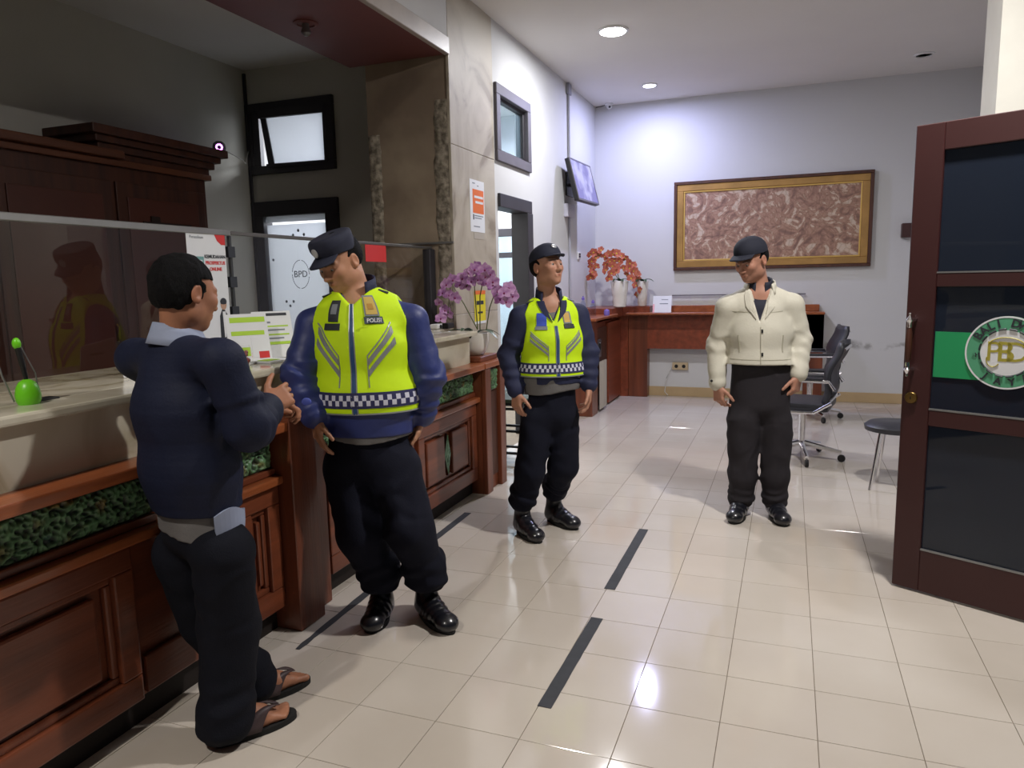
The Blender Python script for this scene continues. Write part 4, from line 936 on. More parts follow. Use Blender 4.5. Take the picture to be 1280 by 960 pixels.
# ============================================================ SMOOTH-SURFACE MODELLING (fields on a grid, then surface nets)
def npv(v): return np.array(v, np.float32)
class Field:
    def __init__(s, lo, hi, res):
        s.res = res; s.lo = npv(lo); s.n = np.ceil((npv(hi)-s.lo)/res).astype(int)+1
        s.x = s.lo[0]+res*np.arange(s.n[0], dtype=np.float32); s.y = s.lo[1]+res*np.arange(s.n[1], dtype=np.float32); s.z = s.lo[2]+res*np.arange(s.n[2], dtype=np.float32)
        s.a = np.full(s.n, .5, np.float32)
    def sub_(s, lo, hi):
        i0 = np.clip(np.floor((npv(lo)-s.lo)/s.res).astype(int), 0, s.n-1); i1 = np.clip(np.ceil((npv(hi)-s.lo)/s.res).astype(int)+1, 1, s.n)
        sl = tuple(slice(a, max(b, a+1)) for a, b in zip(i0, i1))
        return sl, (s.x[sl[0]][:, None, None], s.y[sl[1]][None, :, None], s.z[sl[2]][None, None, :])
    def put(s, fn, lo, hi, k=.02, mode='add'):
        m = max(k, .03); sl, P = s.sub_(npv(lo)-m, npv(hi)+m); d = fn(P); a = s.a[sl]
        if mode == 'add':
            if k > 0: h = np.maximum(k-np.abs(a-d), 0)/k; s.a[sl] = np.minimum(a, d)-h*h*k*.25
            else: s.a[sl] = np.minimum(a, d)
        else:  # carve
            d = -d
            if k > 0: h = np.maximum(k-np.abs(a-d), 0)/k; s.a[sl] = np.maximum(a, d)+h*h*k*.25
            else: s.a[sl] = np.maximum(a, d)
        return s
    def cone(s, a, b, ra, rb, k=.02, L=None, sx=1., mode='add'):
        """round cone; widened sx times along the unit axis L"""
        a = npv(a); b = npv(b); ab = b-a; l2 = float(ab@ab)+1e-9; rm = max(ra, rb)*max(1, sx)
        def fn(P):
            q = [P[i]-a[i] for i in range(3)]; t = np.clip((q[0]*ab[0]+q[1]*ab[1]+q[2]*ab[2])/l2, 0, 1); r = [q[i]-t*ab[i] for i in range(3)]
            r2 = r[0]**2+r[1]**2+r[2]**2
            if L is not None:
                rl = r[0]*L[0]+r[1]*L[1]+r[2]*L[2]; r2 = r2-rl*rl*(1-1/sx**2)
            return np.sqrt(np.maximum(r2, 1e-9))-(ra+(rb-ra)*t)
        return s.put(fn, np.minimum(a, b)-rm, np.maximum(a, b)+rm, k, mode)
    def ell(s, c, r, R=None, k=.015, mode='add'):
        """ellipsoid at c, radii r, R 3x3 columns = its axes"""
        c = npv(c); r = npv(r); R = np.eye(3, dtype=np.float32) if R is None else np.array(R, np.float32); rm = float(r.max())
        def fn(P):
            q = [P[i]-c[i] for i in range(3)]; u = [(q[0]*R[0, j]+q[1]*R[1, j]+q[2]*R[2, j]) for j in range(3)]
            k0 = np.sqrt((u[0]/r[0])**2+(u[1]/r[1])**2+(u[2]/r[2])**2)+1e-6; k1 = np.sqrt((u[0]/r[0]**2)**2+(u[1]/r[1]**2)**2+(u[2]/r[2]**2)**2)+1e-6
            return k0*(k0-1)/k1
        return s.put(fn, c-rm, c+rm, k, mode)
    def wrinkle(s, fn, amp, band=.035):
        """moves the surface by amp*fn(x,y,z) where the field is near zero"""
        idx = np.nonzero(np.abs(s.a) < band); P = (s.x[idx[0]], s.y[idx[1]], s.z[idx[2]])
        s.a[idx] -= amp*fn(*P); return s
    def sample(s, p):
        q = (p-s.lo)/s.res; i = np.clip(np.floor(q).astype(int), 0, s.n-2); f = q-i; f = np.clip(f, 0, 1); o = 0
        for a in (0, 1):
            for b in (0, 1):
                for c in (0, 1):
                    o = o+s.a[i[:, 0]+a, i[:, 1]+b, i[:, 2]+c]*(f[:, 0] if a else 1-f[:, 0])*(f[:, 1] if b else 1-f[:, 1])*(f[:, 2] if c else 1-f[:, 2])
        return o
    def nets(s):
        a = s.a; ins = a < 0; nx, ny, nz = a.shape
        cnt = sum(ins[i:nx-1+i, j:ny-1+j, k:nz-1+k].astype(np.int8) for i in (0, 1) for j in (0, 1) for k in (0, 1))
        act = (cnt > 0) & (cnt < 8); I = np.nonzero(act); n = len(I[0]); vid = np.full(act.shape, -1, np.int32); vid[I] = np.arange(n)
        acc = np.zeros((n, 3), np.float32); w = np.zeros(n, np.float32); cor = [(i, j, k) for i in (0, 1) for j in (0, 1) for k in (0, 1)]
        vals = {c: a[I[0]+c[0], I[1]+c[1], I[2]+c[2]] for c in cor}
        for c in cor:
            for ax in range(3):
                if c[ax]: continue
                d = list(c); d[ax] = 1; d = tuple(d); v0, v1 = vals[c], vals[d]; m = (v0 < 0) != (v1 < 0); t = np.where(m, v0/(v0-v1+1e-12), 0)
                p = np.zeros((n, 3), np.float32); p[:] = c; p[:, ax] += t; acc += p*m[:, None]; w += m
        V = (np.stack(I, -1)+acc/w[:, None])*s.res+s.lo
        F = []
        for ax in range(3):
            o1, o2 = [(1, 2), (2, 0), (0, 1)][ax]
            sl0 = [slice(None)]*3; sl1 = [slice(None)]*3; sl0[ax] = slice(0, -1); sl1[ax] = slice(1, None)
            for q in (o1, o2): sl0[q] = slice(1, -1); sl1[q] = slice(1, -1)
            e0 = ins[tuple(sl0)]; e1 = ins[tuple(sl1)]
            for sign in (0, 1):
                m = (e0 & ~e1) if sign == 0 else (~e0 & e1); J = list(np.nonzero(m))
                for q in (o1, o2): J[q] = J[q]+1
                def g(d1, d2):
                    K = [j.copy() for j in J]; K[o1] -= d1; K[o2] -= d2; return vid[K[0], K[1], K[2]]
                q4 = [g(1, 1), g(0, 1), g(0, 0), g(1, 0)]
                if sign: q4 = q4[::-1]
                F.append(np.stack(q4, -1))
        F = np.concatenate(F); F = F[(F >= 0).all(1)]
        return V, F
def np_mesh(name, V, F, parent, m, smooth=True, col=None):
    me = bpy.data.meshes.new(name); me.vertices.add(len(V)); me.vertices.foreach_set('co', np.asarray(V, np.float32).ravel())
    me.loops.add(F.size); me.loops.foreach_set('vertex_index', F.ravel().astype(np.int32)); me.polygons.add(len(F))
    me.polygons.foreach_set('loop_start', np.arange(0, F.size, F.shape[1], dtype=np.int32)); me.polygons.foreach_set('loop_total', np.full(len(F), F.shape[1], np.int32))
    me.update(calc_edges=True); me.validate()
    if col is not None: color_attr(me, col)
    return link(name, me, parent, m, None, smooth)
def relax(V, F, it=2):
    """a little smoothing that keeps volume"""
    n = len(V); V = V.copy()
    A = np.concatenate([F[:, [0, 1]], F[:, [1, 2]], F[:, [2, 3]], F[:, [3, 0]]]); a = np.concatenate([A[:, 0], A[:, 1]]); b = np.concatenate([A[:, 1], A[:, 0]])
    deg = np.bincount(a, minlength=n).astype(np.float32)+1e-6
    for q in range(it):
        for lam in (.5, -.52):
            av = np.stack([np.bincount(a, weights=V[b, k], minlength=n)/deg for k in range(3)], -1); V = V+lam*(av-V)
    return V.astype(np.float32)
# ------------------------------------------------------------ people
def unit(v): v = Vector(v); return v.normalized()
M['skin'] = mat('skin', (1, 1, 1), .55, attr='tone', var=.12, scale=26, bump=.04, bscale=180)
M['eye'] = mat('eye', (1, 1, 1), .25, attr='tone', var=0)
M['hair'] = mat('black_hair', S(12, 12, 15), .8, spec=.2, var=.4, scale=60, stretch=(3, 3, 1), bump=.8, bscale=120)
M['navy'] = mat('navy_cloth', S(30, 36, 70), .75, var=.15, scale=12, bump=.15, bscale=160)
M['navy_t'] = mat('navy_trouser_cloth', S(20, 22, 36), .85, spec=.2, var=.15, scale=10, bump=.15, bscale=200)
M['royal'] = mat('blue_jacket_cloth', S(44, 56, 116), .5, var=.25, scale=5, bump=.12, bscale=60)
M['dnavy'] = mat('quilted_navy_cloth', S(24, 30, 54), .7, spec=.25, var=.15, scale=8, bump=.15, bscale=120)
M['jean'] = mat('dark_jean_cloth', S(18, 20, 30), .85, spec=.2, var=.2, scale=10, bump=.2, bscale=220)
M['charcoal'] = mat('charcoal_cloth', S(46, 43, 47), .85, spec=.2, var=.12, scale=10, bump=.1, bscale=200)
M['cream'] = mat('cream_jacket_cloth', S(206, 202, 186), .7, var=.06, scale=6, bump=.12, bscale=90)
M['shirt_b'] = mat('pale_blue_shirt', S(150, 160, 186), .75, var=.1)
M['grey_k'] = mat('grey_knit', S(112, 110, 110), .85, var=.1, bump=.2, bscale=160)
M['vest'] = mat('neon_yellow_vest', S(208, 246, 0), .7, var=.05, scale=9, bump=.10, bscale=30)
M['refl'] = mat('reflective_tape', S(150, 154, 158), .35, .3)
M['boot'] = mat('black_boot_leather', S(26, 27, 34), .3, var=.2, coat=.4)
M['sole'] = mat('black_rubber', S(20, 20, 20), .8)
M['sandal'] = mat('brown_leather', S(74, 58, 60), .55, var=.2, scale=20)
M['capcloth'] = mat('navy_cap_cloth', S(34, 38, 58), .8, var=.1, bump=.1, bscale=200)
M['silver'] = mat('silver_badge', S(200, 202, 206), .35, .5)
def head_frame(c, yaw, pitch, roll=0):
    return Matrix.Translation(c) @ Matrix.Rotation(yaw, 4, 'Z') @ Matrix.Rotation(pitch, 4, 'X') @ Matrix.Rotation(roll, 4, 'Y')
def add_head(f, H, s=1., jaw=1.):
    """head facing -Y in frame H (origin mid-head, chin at -.115, crown +.115)"""
    R = np.array(H.to_3x3()); T = lambda x, y, z: H @ (Vector((x, y, z))*s)
    e = lambda c, r, k=.02, mode='add': f.ell(T(*c), [q*s for q in r], R, k*s, mode)
    cn = lambda a, b, ra, rb, k=.01, mode='add', sx=1., L=None: f.cone(T(*a), T(*b), ra*s, rb*s, k*s, (R[:, 0] if L is None else L) if sx != 1 else None, sx, mode)
    e((0, .018, .036), (.075, .094, .080)); e((0, -.022, -.02), (.060*jaw, .070, .085), .03); e((0, -.03, -.06), (.046*jaw, .052, .05), .03)
    e((0, -.068, -.092), (.022, .018, .018), .025)
    for q in (-1, 1):
        e((q*.046*jaw, .0, -.062), (.016, .024, .024), .03); e((q*.040, -.062, -.016), (.022, .022, .022), .025)
        cn((q*.046, -.068, .024), (q*.014, -.089, .022), .0075, .0095, .016)
        e((q*.031, -.094, .004), (.017, .013, .0115), .010, 'carve')
        cn((q*.044, -.080, .0085), (q*.019, -.0845, .0095), .0045, .0045, .005)      # upper lid
        cn((q*.042, -.0785, -.006), (q*.021, -.0835, -.006), .0040, .0040, .006)     # lower lid
        e((q*.0125, -.096, -.0335), (.0085, .0095, .0075), .006); e((q*.007, -.106, -.041), (.0035, .004, .003), .003, 'carve')
        e((q*.077, .016, -.004), (.009, .019, .031), .008); e((q*.084, .013, -.001), (.005, .010, .018), .006, 'carve'); e((q*.078, .009, -.026), (.007, .009, .010), .006)
    cn((0, -.088, .014), (0, -.106, -.028), .0075, .0105, .012); e((0, -.108, -.031), (.0105, .009, .008), .008)
    cn((-.019, -.087, -.0585), (.019, -.087, -.0585), .0055, .0055, .006); cn((0, -.0925, -.0565), (0, -.0925, -.0565), .0065, .0065, .008)
    cn((-.015, -.0865, -.067), (.015, -.0865, -.067), .0065, .0065, .006)
    cn((-.022, -.0915, -.0625), (.022, -.0915, -.0625), .0016, .0016, .002, 'carve')
def add_neck(f, H, s, base, r=.056):
    a = H @ (Vector((0, .032, -.045))*s); f.cone(a, base, r*s, r*1.12*s, .03)
def add_hand(f, wrist, d, n, curl, side, s=1., spread=.07, thumb_in=.5):
    """d: wrist->knuckles, n: out of the back of the hand, side +1 when the thumb lies towards n x d"""
    d = unit(d); n = (Vector(n)-d*Vector(n).dot(d)).normalized(); t = n.cross(d)*side; w = Vector(wrist)
    f.cone(w-d*.05*s, w, .026*s, .024*s, .01, np.array(t), 1.2)
    for k, off in enumerate((-.030, -.010, .010, .029)):
        f.cone(w+d*.012*s+t*off*.6*s, w+d*.082*s+t*off*s, .0145*s, .0115*s, .014)
    f.cone(w+d*.015*s+t*.02*s, w+d*.05*s+t*.034*s-n*.008*s, .017*s, .014*s, .014)
    Ls = ((.032, .021, .017), (.041, .026, .019), (.045, .029, .020), (.040, .025, .018))
    for k, off in enumerate((-.031, -.0105, .0105, .030)):
        p = w+d*(.086 - (.010 if k == 0 else .0))*s+t*off*s; ang = 0; spr = (k-1.5)*spread
        for j, l in enumerate(Ls[k]):
            ang += curl*(1.0, 1.15, .8)[j]*(1+.12*(1.5-k)); dd = (d*math.cos(ang)-n*math.sin(ang)+t*spr*math.cos(ang)).normalized()
            q = p+dd*l*s; f.cone(p, q, (.0092, .0084, .0078)[j]*s, (.0086, .0079, .0068)[j]*s, .0035 if j == 0 else .004); p = q
    p = w+d*.028*s+t*.034*s-n*.006*s; dd = (d*.62+t*.72-n*.25*thumb_in).normalized()
    for j, (l, tw) in enumerate(((.036, 0), (.030, .5), (.024, .3))):
        dd = (dd+d*tw*.7-n*tw*.5-t*tw*.25).normalized(); q = p+dd*l*s; f.cone(p, q, (.0125, .0108, .0095)[j]*s, (.0108, .0095, .008)[j]*s, .008 if j == 0 else .004); p = q
def skin_cols(V, H, s, tone, hairline=True, moustache=0, brow=1.):
    inv = np.array(H.inverted()); L = (np.c_[V, np.ones(len(V))] @ inv.T)[:, :3]/s; x, y, z = L.T; c = np.tile(np.array(tone, np.float32), (len(V), 1))
    def mixc(m, col): m = np.clip(m, 0, 1)[:, None]; c[:] = c*(1-m)+np.array(col)*m
    fr = y < -.055; T_ = np.array(tone)
    lip = fr*np.clip(1.6-np.sqrt((x/.021)**2+((z+.0625)/.0105)**2)*1.6, 0, 1); mixc(lip*.75, T_*np.array([.82, .52, .5]))
    ax = np.abs(x); bz = .0265+.10*(ax-.032)*0 - 6*(ax-.036)**2; br = fr*(np.clip(1.7-np.abs(z-bz)/.0042, 0, 1))*np.clip((.055-ax)/.004, 0, 1)*np.clip((ax-.012)/.004, 0, 1); mixc(br*.85*brow, (.02, .016, .014))
    if moustache: mu = fr*np.clip(1.6-np.sqrt((x/.024)**2+((z+.0475)/.006)**2)*1.6, 0, 1); mixc(mu*moustache, (.03, .024, .02))
    ck = np.exp(-((ax-.04)**2/.0004+(z+.02)**2/.0005))*fr; mixc(ck*.22, T_*np.array([1.1, .78, .7]))
    er = (ax > .072)*(np.abs(z) < .05); mixc(er*.2, T_*np.array([1.1, .75, .7]))
    lid = fr*np.clip(1.5-np.sqrt(((ax-.031)/.016)**2+((z-.002)/.010)**2)*1.5, 0, 1); mixc(lid*.35, T_*.6)
    return c
def add_eyes(root, H, s, look=(0, 0)):
    for q in (-1, 1):
        c = H @ (Vector((q*.031, -.0755, .0015))*s); b = B(); b.ball((0, 0, 0), .0118*s, 20); me = bpy.data.meshes.new('eye'); b.bm.to_mesh(me); b.bm.free()
        n = len(me.vertices); co = np.zeros(n*3, np.float32); me.vertices.foreach_get('co', co); co = co.reshape(-1, 3)/(.0118*s); g = np.array([math.sin(look[0]), -math.cos(look[0])*math.cos(look[1]), math.sin(look[1])]); g /= np.linalg.norm(g)
        dt = co@g; col = np.where((dt > .93)[:, None], [.006, .005, .005], np.where((dt > .80)[:, None], [.03, .017, .01], [.36, .33, .31])); color_attr(me, col)
        o = link('eye', me, root, M['eye'], None, True); o.matrix_local = Matrix.Translation(c) @ H.to_3x3().to_4x4()
def head_patch(H, s, u0, u1, v0, v1, nu, nv, fn):
    """grid in head angles (u azimuth from the face, v height) given by fn(u,v) -> local point"""
    V = [H @ (Vector(fn(u0+(u1-u0)*i/nu, v0+(v1-v0)*j/nv))*s) for j in range(nv+1) for i in range(nu+1)]
    F = [(j*(nu+1)+i, j*(nu+1)+i+1, (j+1)*(nu+1)+i+1, (j+1)*(nu+1)+i) for j in range(nv) for i in range(nu)]
    return V, F
def solid(name, V, F, th, parent, m, smooth=True):
    """sheet given a thickness along its normals"""
    bm = bmesh.new(); vs = [bm.verts.new(v) for v in V]
    for f in F: bm.faces.new([vs[i] for i in f])
    bmesh.ops.recalc_face_normals(bm, faces=bm.faces); bmesh.ops.solidify(bm, geom=bm.faces[:], thickness=th); bmesh.ops.recalc_face_normals(bm, faces=bm.faces)
    me = bpy.data.meshes.new(name); bm.to_mesh(me); bm.free(); return link(name, me, parent, m, None, smooth)
def hair_mesh(root, H, s, res, lo, hi, full, m=None):
    f = Field(lo, hi, res); R = np.array(H.to_3x3()); T = lambda x, y, z: H @ (Vector((x, y, z))*s)
    f.ell(T(0, .022, .040), [(.083 if full else .0795)*s, (.100 if full else .098)*s, .086*s], R, 0)
    if full:
        f.ell(T(0, .055, -.005), [.070*s, .062*s, .070*s], R, .03*s)
        for q in (-1, 1): f.cone(T(q*.071, -.004, .03), T(q*.073, -.004, -.012), .010*s, .006*s, .01)
    else: f.ell(T(0, .05, -.0), [.070*s, .060*s, .055*s], R, .03*s)
    inv = np.array(H.inverted())
    def loc(x, y, z): return [inv[i, 0]*x+inv[i, 1]*y+inv[i, 2]*z+inv[i, 3] for i in range(3)]
    g = f.sub_(lo, hi)[1]; X, Y, Z = loc(*g); X = X/s; Y = Y/s; Z = Z/s
    # face opening, ears, neck
    hl = .062-.35*np.maximum(np.abs(X)-.03, 0); front = np.maximum(-(Y+.052+ .0*Z), (Z-hl)) if False else None
    cut = np.minimum(.0+ (Y+.018+.9*np.clip(Z-.02, -.02, .05)*-1.0), 1)           # >0 behind the hairline
    top = Z-hl-.0; keep = np.maximum(cut, top); f.a = np.maximum(f.a, -keep*s)
    neck = Z+.060; f.a = np.maximum(f.a, -neck*s)
    for q in (-1, 1): f.ell(T(q*.080, .016, -.012), [.014*s, .021*s, .033*s], R, .006, 'carve')
    if full: f.wrinkle(lambda x, y, z: vnoise(x*90, y*90, z*50, 5)-.5, .007*s)
    V, F = f.nets(); V = relax(V, F, 1); return np_mesh('hair', V, F, root, m or M['hair'])
class Person:
    def __init__(s, loc, rz, label, H=1.7):
        s.root = empty('person', loc, label, 'person', None, rz); s.W = mw(s.root); s.inv = s.W.inverted(); s.H = H
    def at(s, px, py, Y): return s.inv @ bp(px, py, Y=Y)
    def w(s, x, y, z): return s.inv @ Vector((x, y, z))
def elbow_of(sh, wr, l1, l2, hint):
    d = wr-sh; L = min(d.length, (l1+l2)*.999); a = (l1*l1-l2*l2+L*L)/(2*L); h = math.sqrt(max(l1*l1-a*a, 0)); u = d.normalized(); v = Vector(hint)-u*Vector(hint).dot(u); v.normalize(); return sh+u*a+v*h
def folds(freq, seed, st=(1, 1, 1), rid=True):
    def fn(x, y, z):
        w_ = vnoise(x*6+seed, y*6, z*6, seed)*1.2; n = vnoise(x*freq*st[0]+w_, y*freq*st[1]+w_, z*freq*st[2]+w_*1.5, seed+1); return (1-2*np.abs(2*n-1)) if rid else (n-.5)*2
    return fn
def limb_rings(a, b, n, seed, z0=0, z1=1):
    """diagonal cloth rolls across a limb from a to b, fading out at the ends"""
    a = npv(a); b = npv(b); ab = b-a; l2 = float(ab@ab)
    def fn(x, y, z):
        t = ((x-a[0])*ab[0]+(y-a[1])*ab[1]+(z-a[2])*ab[2])/l2; dd = np.sqrt((x-a[0]-t*ab[0])**2+(y-a[1]-t*ab[1])**2+(z-a[2]-t*ab[2])**2)
        w_ = vnoise(x*9+seed, y*9, z*9, seed)*9; m = np.clip((t-z0)/.15, 0, 1)*np.clip((z1-t)/.15, 0, 1)*np.clip((.125-dd)/.02, 0, 1)
        return np.sin(t*n*6.283+w_)*m
    return fn
def boot(root, ank, heel, toe, s=1., knee=None):
    """leather boot; heel and toe are floor points"""
    h = Vector(heel); t = Vector(toe); d = (t-h); L_ = d.length; d.normalize(); sd = Vector((-d.y, d.x, 0)); lo = Vector((min(h.x, t.x)-.09, min(h.y, t.y)-.09, 0)); hi = Vector((max(h.x, t.x)+.09, max(h.y, t.y)+.09, .36))
    lo.x = min(lo.x, ank[0]-.09); lo.y = min(lo.y, ank[1]-.09); hi.x = max(hi.x, ank[0]+.09); hi.y = max(hi.y, ank[1]+.09)
    f = Field(lo, hi, .005); sa = np.array(sd)
    P = lambda u, z, v=0: h+d*(L_*u)+sd*v+Vector((0, 0, z))
    f.cone(P(.14, .050), P(.45, .048), .038, .040, .02); f.cone(P(.45, .045), P(.80, .040), .040, .034, .03, sa, 1.18); f.ell(P(.86, .036), (.046, .046, .034), None, .03)
    f.cone(P(.20, .06), Vector(ank)+Vector((0, 0, .27)), .044, .052, .04); f.cone(P(.24, .09), P(.60, .055), .040, .034, .03)
    f.wrinkle(limb_rings(P(.3, .1), P(.75, .05), 4, 3), .0012)
    g = f.sub_(lo, hi)[1]; f.a = np.maximum(f.a, .012-g[2]+0*g[0]+0*g[1])
    V, F = f.nets(); V = relax(V, F, 1); b = np_mesh('boot', V, F, root, M['boot'])
    pts = []
    for k in range(28):
        a = k*math.tau/28; u = .5+.5*math.cos(a); wv = .040+.012*math.sin(max(0, u-.25)*math.pi*.9); pts.append(h+d*(L_*(.0+1.0*u)+.0)+sd*(wv*math.sin(a))+Vector((0, 0, .001)))
    bld = B(); vs1 = [bld.bm.verts.new(p) for p in pts]; vs2 = [bld.bm.verts.new(p+Vector((0, 0, .022))) for p in pts]
    bld.bm.faces.new(vs1[::-1]); bld.bm.faces.new(vs2)
    for k in range(28): j = (k+1) % 28; bld.bm.faces.new((vs1[k], vs1[j], vs2[j], vs2[k]))
    bmesh.ops.recalc_face_normals(bld.bm, faces=bld.bm.faces); me = bpy.data.meshes.new('sole'); bld.bm.to_mesh(me); bld.bm.free(); link('sole', me, b, M['sole'])
    return b
def trousers(root, pelvis, hips, knees, ankles, top, m, rh=.105, rk=.085, ra=.075, sx=1.35, bunch=.25, seed=1, lat=(1, 0, 0), cuffz=.10, name='trousers', rc=None):
    lo = Vector([min(v[i] for v in list(knees)+list(ankles)+[pelvis])-.22 for i in range(3)]); hi = Vector([max(v[i] for v in list(knees)+list(ankles)+[pelvis])+.22 for i in range(3)]); lo.z = .03; hi.z = top+.02
    f = Field(lo, hi, .0065); La = np.array(lat, float); La /= np.linalg.norm(La)
    f.cone(Vector(pelvis)+Vector((0, 0, -.02)), Vector((pelvis[0], pelvis[1], top+.03)), rh, rh*.95, .03, La, sx)
    for h, k, a in zip(hips, knees, ankles):
        f.cone(h, k, rh*.92, rk, .035); e = Vector(a)+Vector((0, 0, cuffz)); f.cone(k, e, rk, ra, .03)
        if bunch: f.cone(e+Vector((0, 0, .05)), e+Vector((0, 0, .02)), ra*1.06, ra*1.15, .02)
        f.wrinkle(limb_rings(h, k, 2.3, seed+3, .0, 1.0), .002); f.wrinkle(limb_rings(k, e, 3.2, seed+5, .45, 1.3), .0025+.0030*bunch)
    f.wrinkle(folds(7, seed, (1.2, 1.2, .35)), .0055)
    g = f.sub_(lo, hi)[1]; f.a = np.maximum(f.a, g[2]-top+0*g[0]+0*g[1])
    f.a = np.maximum(f.a, (min(v[2] for v in ankles)+cuffz-.055)-g[2]+0*g[0]+0*g[1])
    V, F = f.nets(); V = relax(V, F, 1); return np_mesh(name, V, F, root, m)
def torso_parts(f, pel, chest, neck, shL, shR, lat, r=(.125, .135, .125, .06), sx=(1.42, 1.40, 1.5), k=.04):
    La = np.array(unit(lat)); mid = (Vector(pel)+Vector(chest))/2
    f.cone(pel, mid, r[0], r[1], k, La, sx[0]); f.cone(mid, chest, r[1], r[2], k, La, sx[1])
    up_ = Vector(neck)-Vector(chest)
    f.cone(chest, Vector(chest)+up_*.45, r[2], r[2]*.86, k, La, sx[2])
    for sh in (shL, shR): f.cone(Vector(neck)+Vector((0, 0, -.035)), Vector(sh)+Vector((0, 0, .0)), r[3]+.004, r[3]*.9, k)
def jacket(root, J, m, name='jacket', sl=(.072, .066, .058), top=None, hem=None, seed=1, wr=.004, quilt=0, res=.0058, col=None, cuff=.0):
    pts = [J[k] for k in ('pel', 'chest', 'neck', 'shL', 'shR', 'elL', 'elR', 'wrL', 'wrR')]; lo = Vector([min(p[i] for p in pts)-.16 for i in range(3)]); hi = Vector([max(p[i] for p in pts)+.16 for i in range(3)])
    f = Field(lo, hi, res); torso_parts(f, J['pel'], J['chest'], J['neck'], J['shL'], J['shR'], J['lat'], J['r'], J['sx'])
    f.wrinkle(folds(7, seed, (1.2, 1.2, .5)), wr)
    if quilt: f.wrinkle(lambda x, y, z: -np.maximum(0, 1-np.abs(((z*1.0+.0*x) % quilt)-quilt/2)/.006), .0011)
    g = f.sub_(lo, hi)[1]; f.a = np.maximum(f.a, hem-g[2]+0*g[0]+0*g[1])
    for q in 'LR':
        sh, el, wr_ = J['sh'+q], J['el'+q], J['wr'+q]
        f.cone(sh, el, sl[0], sl[1], .03); f.cone(el, Vector(el)+(Vector(wr_)-Vector(el))*.93, sl[1], sl[2], .025)
        f.wrinkle(limb_rings(sh, el, 2.4, seed+1, .45, 1.15), wr*.7); f.wrinkle(limb_rings(el, wr_, 3, seed+4, -.2, 1.0), wr*.8)
    # open neck: the neck itself passes through
    n = Vector(J['neck']); f.cone(n+Vector((0, -.0, .04)), n+Vector((0, -.0, .16)), .058, .09, .01, mode='carve')
    if J.get('vneck'): vcut(f, n, J['vneck'], .066)
    V, F = f.nets(); V = relax(V, F, 1); o = np_mesh(name, V, F, root, m); return o, f
def body_mesh(root, J, H, hs, tone, hands, feet=None, res=.0042, jaw=1., moustache=0, neckr=.050):
    """the whole person as one continuous surface"""
    pts = [J[k] for k in ('pel', 'chest', 'neck', 'shL', 'shR', 'elL', 'elR', 'wrL', 'wrR', 'anL', 'anR', 'knL', 'knR')]+[H.translation]
    for h in hands: pts.append(Vector(h[1])+unit(h[2])*.1)
    lo = Vector([min(p[i] for p in pts)-.14 for i in range(3)]); hi = Vector([max(p[i] for p in pts)+.14 for i in range(3)]); lo.z = max(lo.z, .0 if feet else .02)
    f = Field(lo, hi, res); La = np.array(unit(J['lat']))
    f.cone(J['pel'], J['chest'], .085, .09, .03, La, 1.35); f.cone(J['chest'], Vector(J['neck'])-Vector((0, 0, .06)), .09, .075, .03, La, 1.5)
    for q in 'LR':
        f.cone(Vector(J['neck'])-Vector((0, 0, .06)), J['sh'+q], .05, .045, .03); f.cone(J['sh'+q], J['el'+q], .045, .036, .02); f.cone(J['el'+q], J['wr'+q], .038, .026, .02)
        f.cone(Vector(J['hip'+q]), J['kn'+q], .07, .05, .03); f.cone(J['kn'+q], Vector(J['an'+q])+Vector((0, 0, .15)), .05, .038, .02); f.cone(Vector(J['an'+q])+Vector((0, 0, .15)), J['an'+q], .036, .032, .02)
    add_neck(f, H, hs, Vector(J['neck'])-Vector((0, 0, .03)), neckr); add_head(f, H, hs, jaw)
    for (q, w_, d, n, curl, sd, *rest) in hands: add_hand(f, w_, d, n, curl, sd, hs*1.02, *rest)
    if feet:
        for fn in feet: fn(f)
    V, F = f.nets(); V = relax(V, F, 1); return np_mesh('body', V, F, root, M['skin'], col=skin_cols(V, H, hs, tone, moustache=moustache))
def vcut(f, n, depth, hw):
    """open V at the front of the neck, depth below the neck point, half width hw at its top"""
    al = math.atan2(hw, depth+.02); ca, sa = math.cos(al), math.sin(al)
    def fn(P): return np.maximum(np.abs(P[0]-n.x)*ca-(P[2]-(n.z-depth))*sa, P[1]-(n.y-.035))
    f.put(fn, n+Vector((-.12, -.28, -depth-.02)), n+Vector((.12, 0, .12)), .008, 'carve')
def vest(root, J, m, top, hem, off=.014, vn=.10, arm=.085, res=.0055, strap=.165, seed=4):
    pts = [J['pel'], J['chest'], J['neck'], J['shL'], J['shR']]; lo = Vector([min(p[i] for p in pts)-.24 for i in range(3)]); hi = Vector([max(p[i] for p in pts)+.24 for i in range(3)]); lo.z = hem-.03; hi.z = J['neck'].z+.1
    f = Field(lo, hi, res); r = [q+off for q in J['r']]; torso_parts(f, J['pel'], J['chest'], J['neck'], J['shL'], J['shR'], J['lat'], r, J['sx'])
    f.wrinkle(folds(8, seed, (1, 1, .6)), .0035); full = Field(lo, hi, res); full.a = f.a.copy()
    g = f.sub_(lo, hi)[1]; f.a = np.maximum(f.a, hem-g[2]+0*g[0]+0*g[1])
    for q in 'LR':
        sh = Vector(J['sh'+q]); o_ = (sh-J['neck']); o_.z = 0; o_.normalize(); c = sh+o_*.028
        f.cone(c+Vector((0, 0, .10)), c+Vector((0, 0, -.13)), arm, arm*.92, .01, mode='carve')
    n = Vector(J['neck']); f.cone(n+Vector((0, 0, -.02)), n+Vector((0, 0, .14)), .078, .10, .01, mode='carve')
    if vn: vcut(f, n, vn, .074)
    V, F = f.nets(); V = relax(V, F, 1); o = np_mesh('safety_vest', V, F, root, m); return o, full
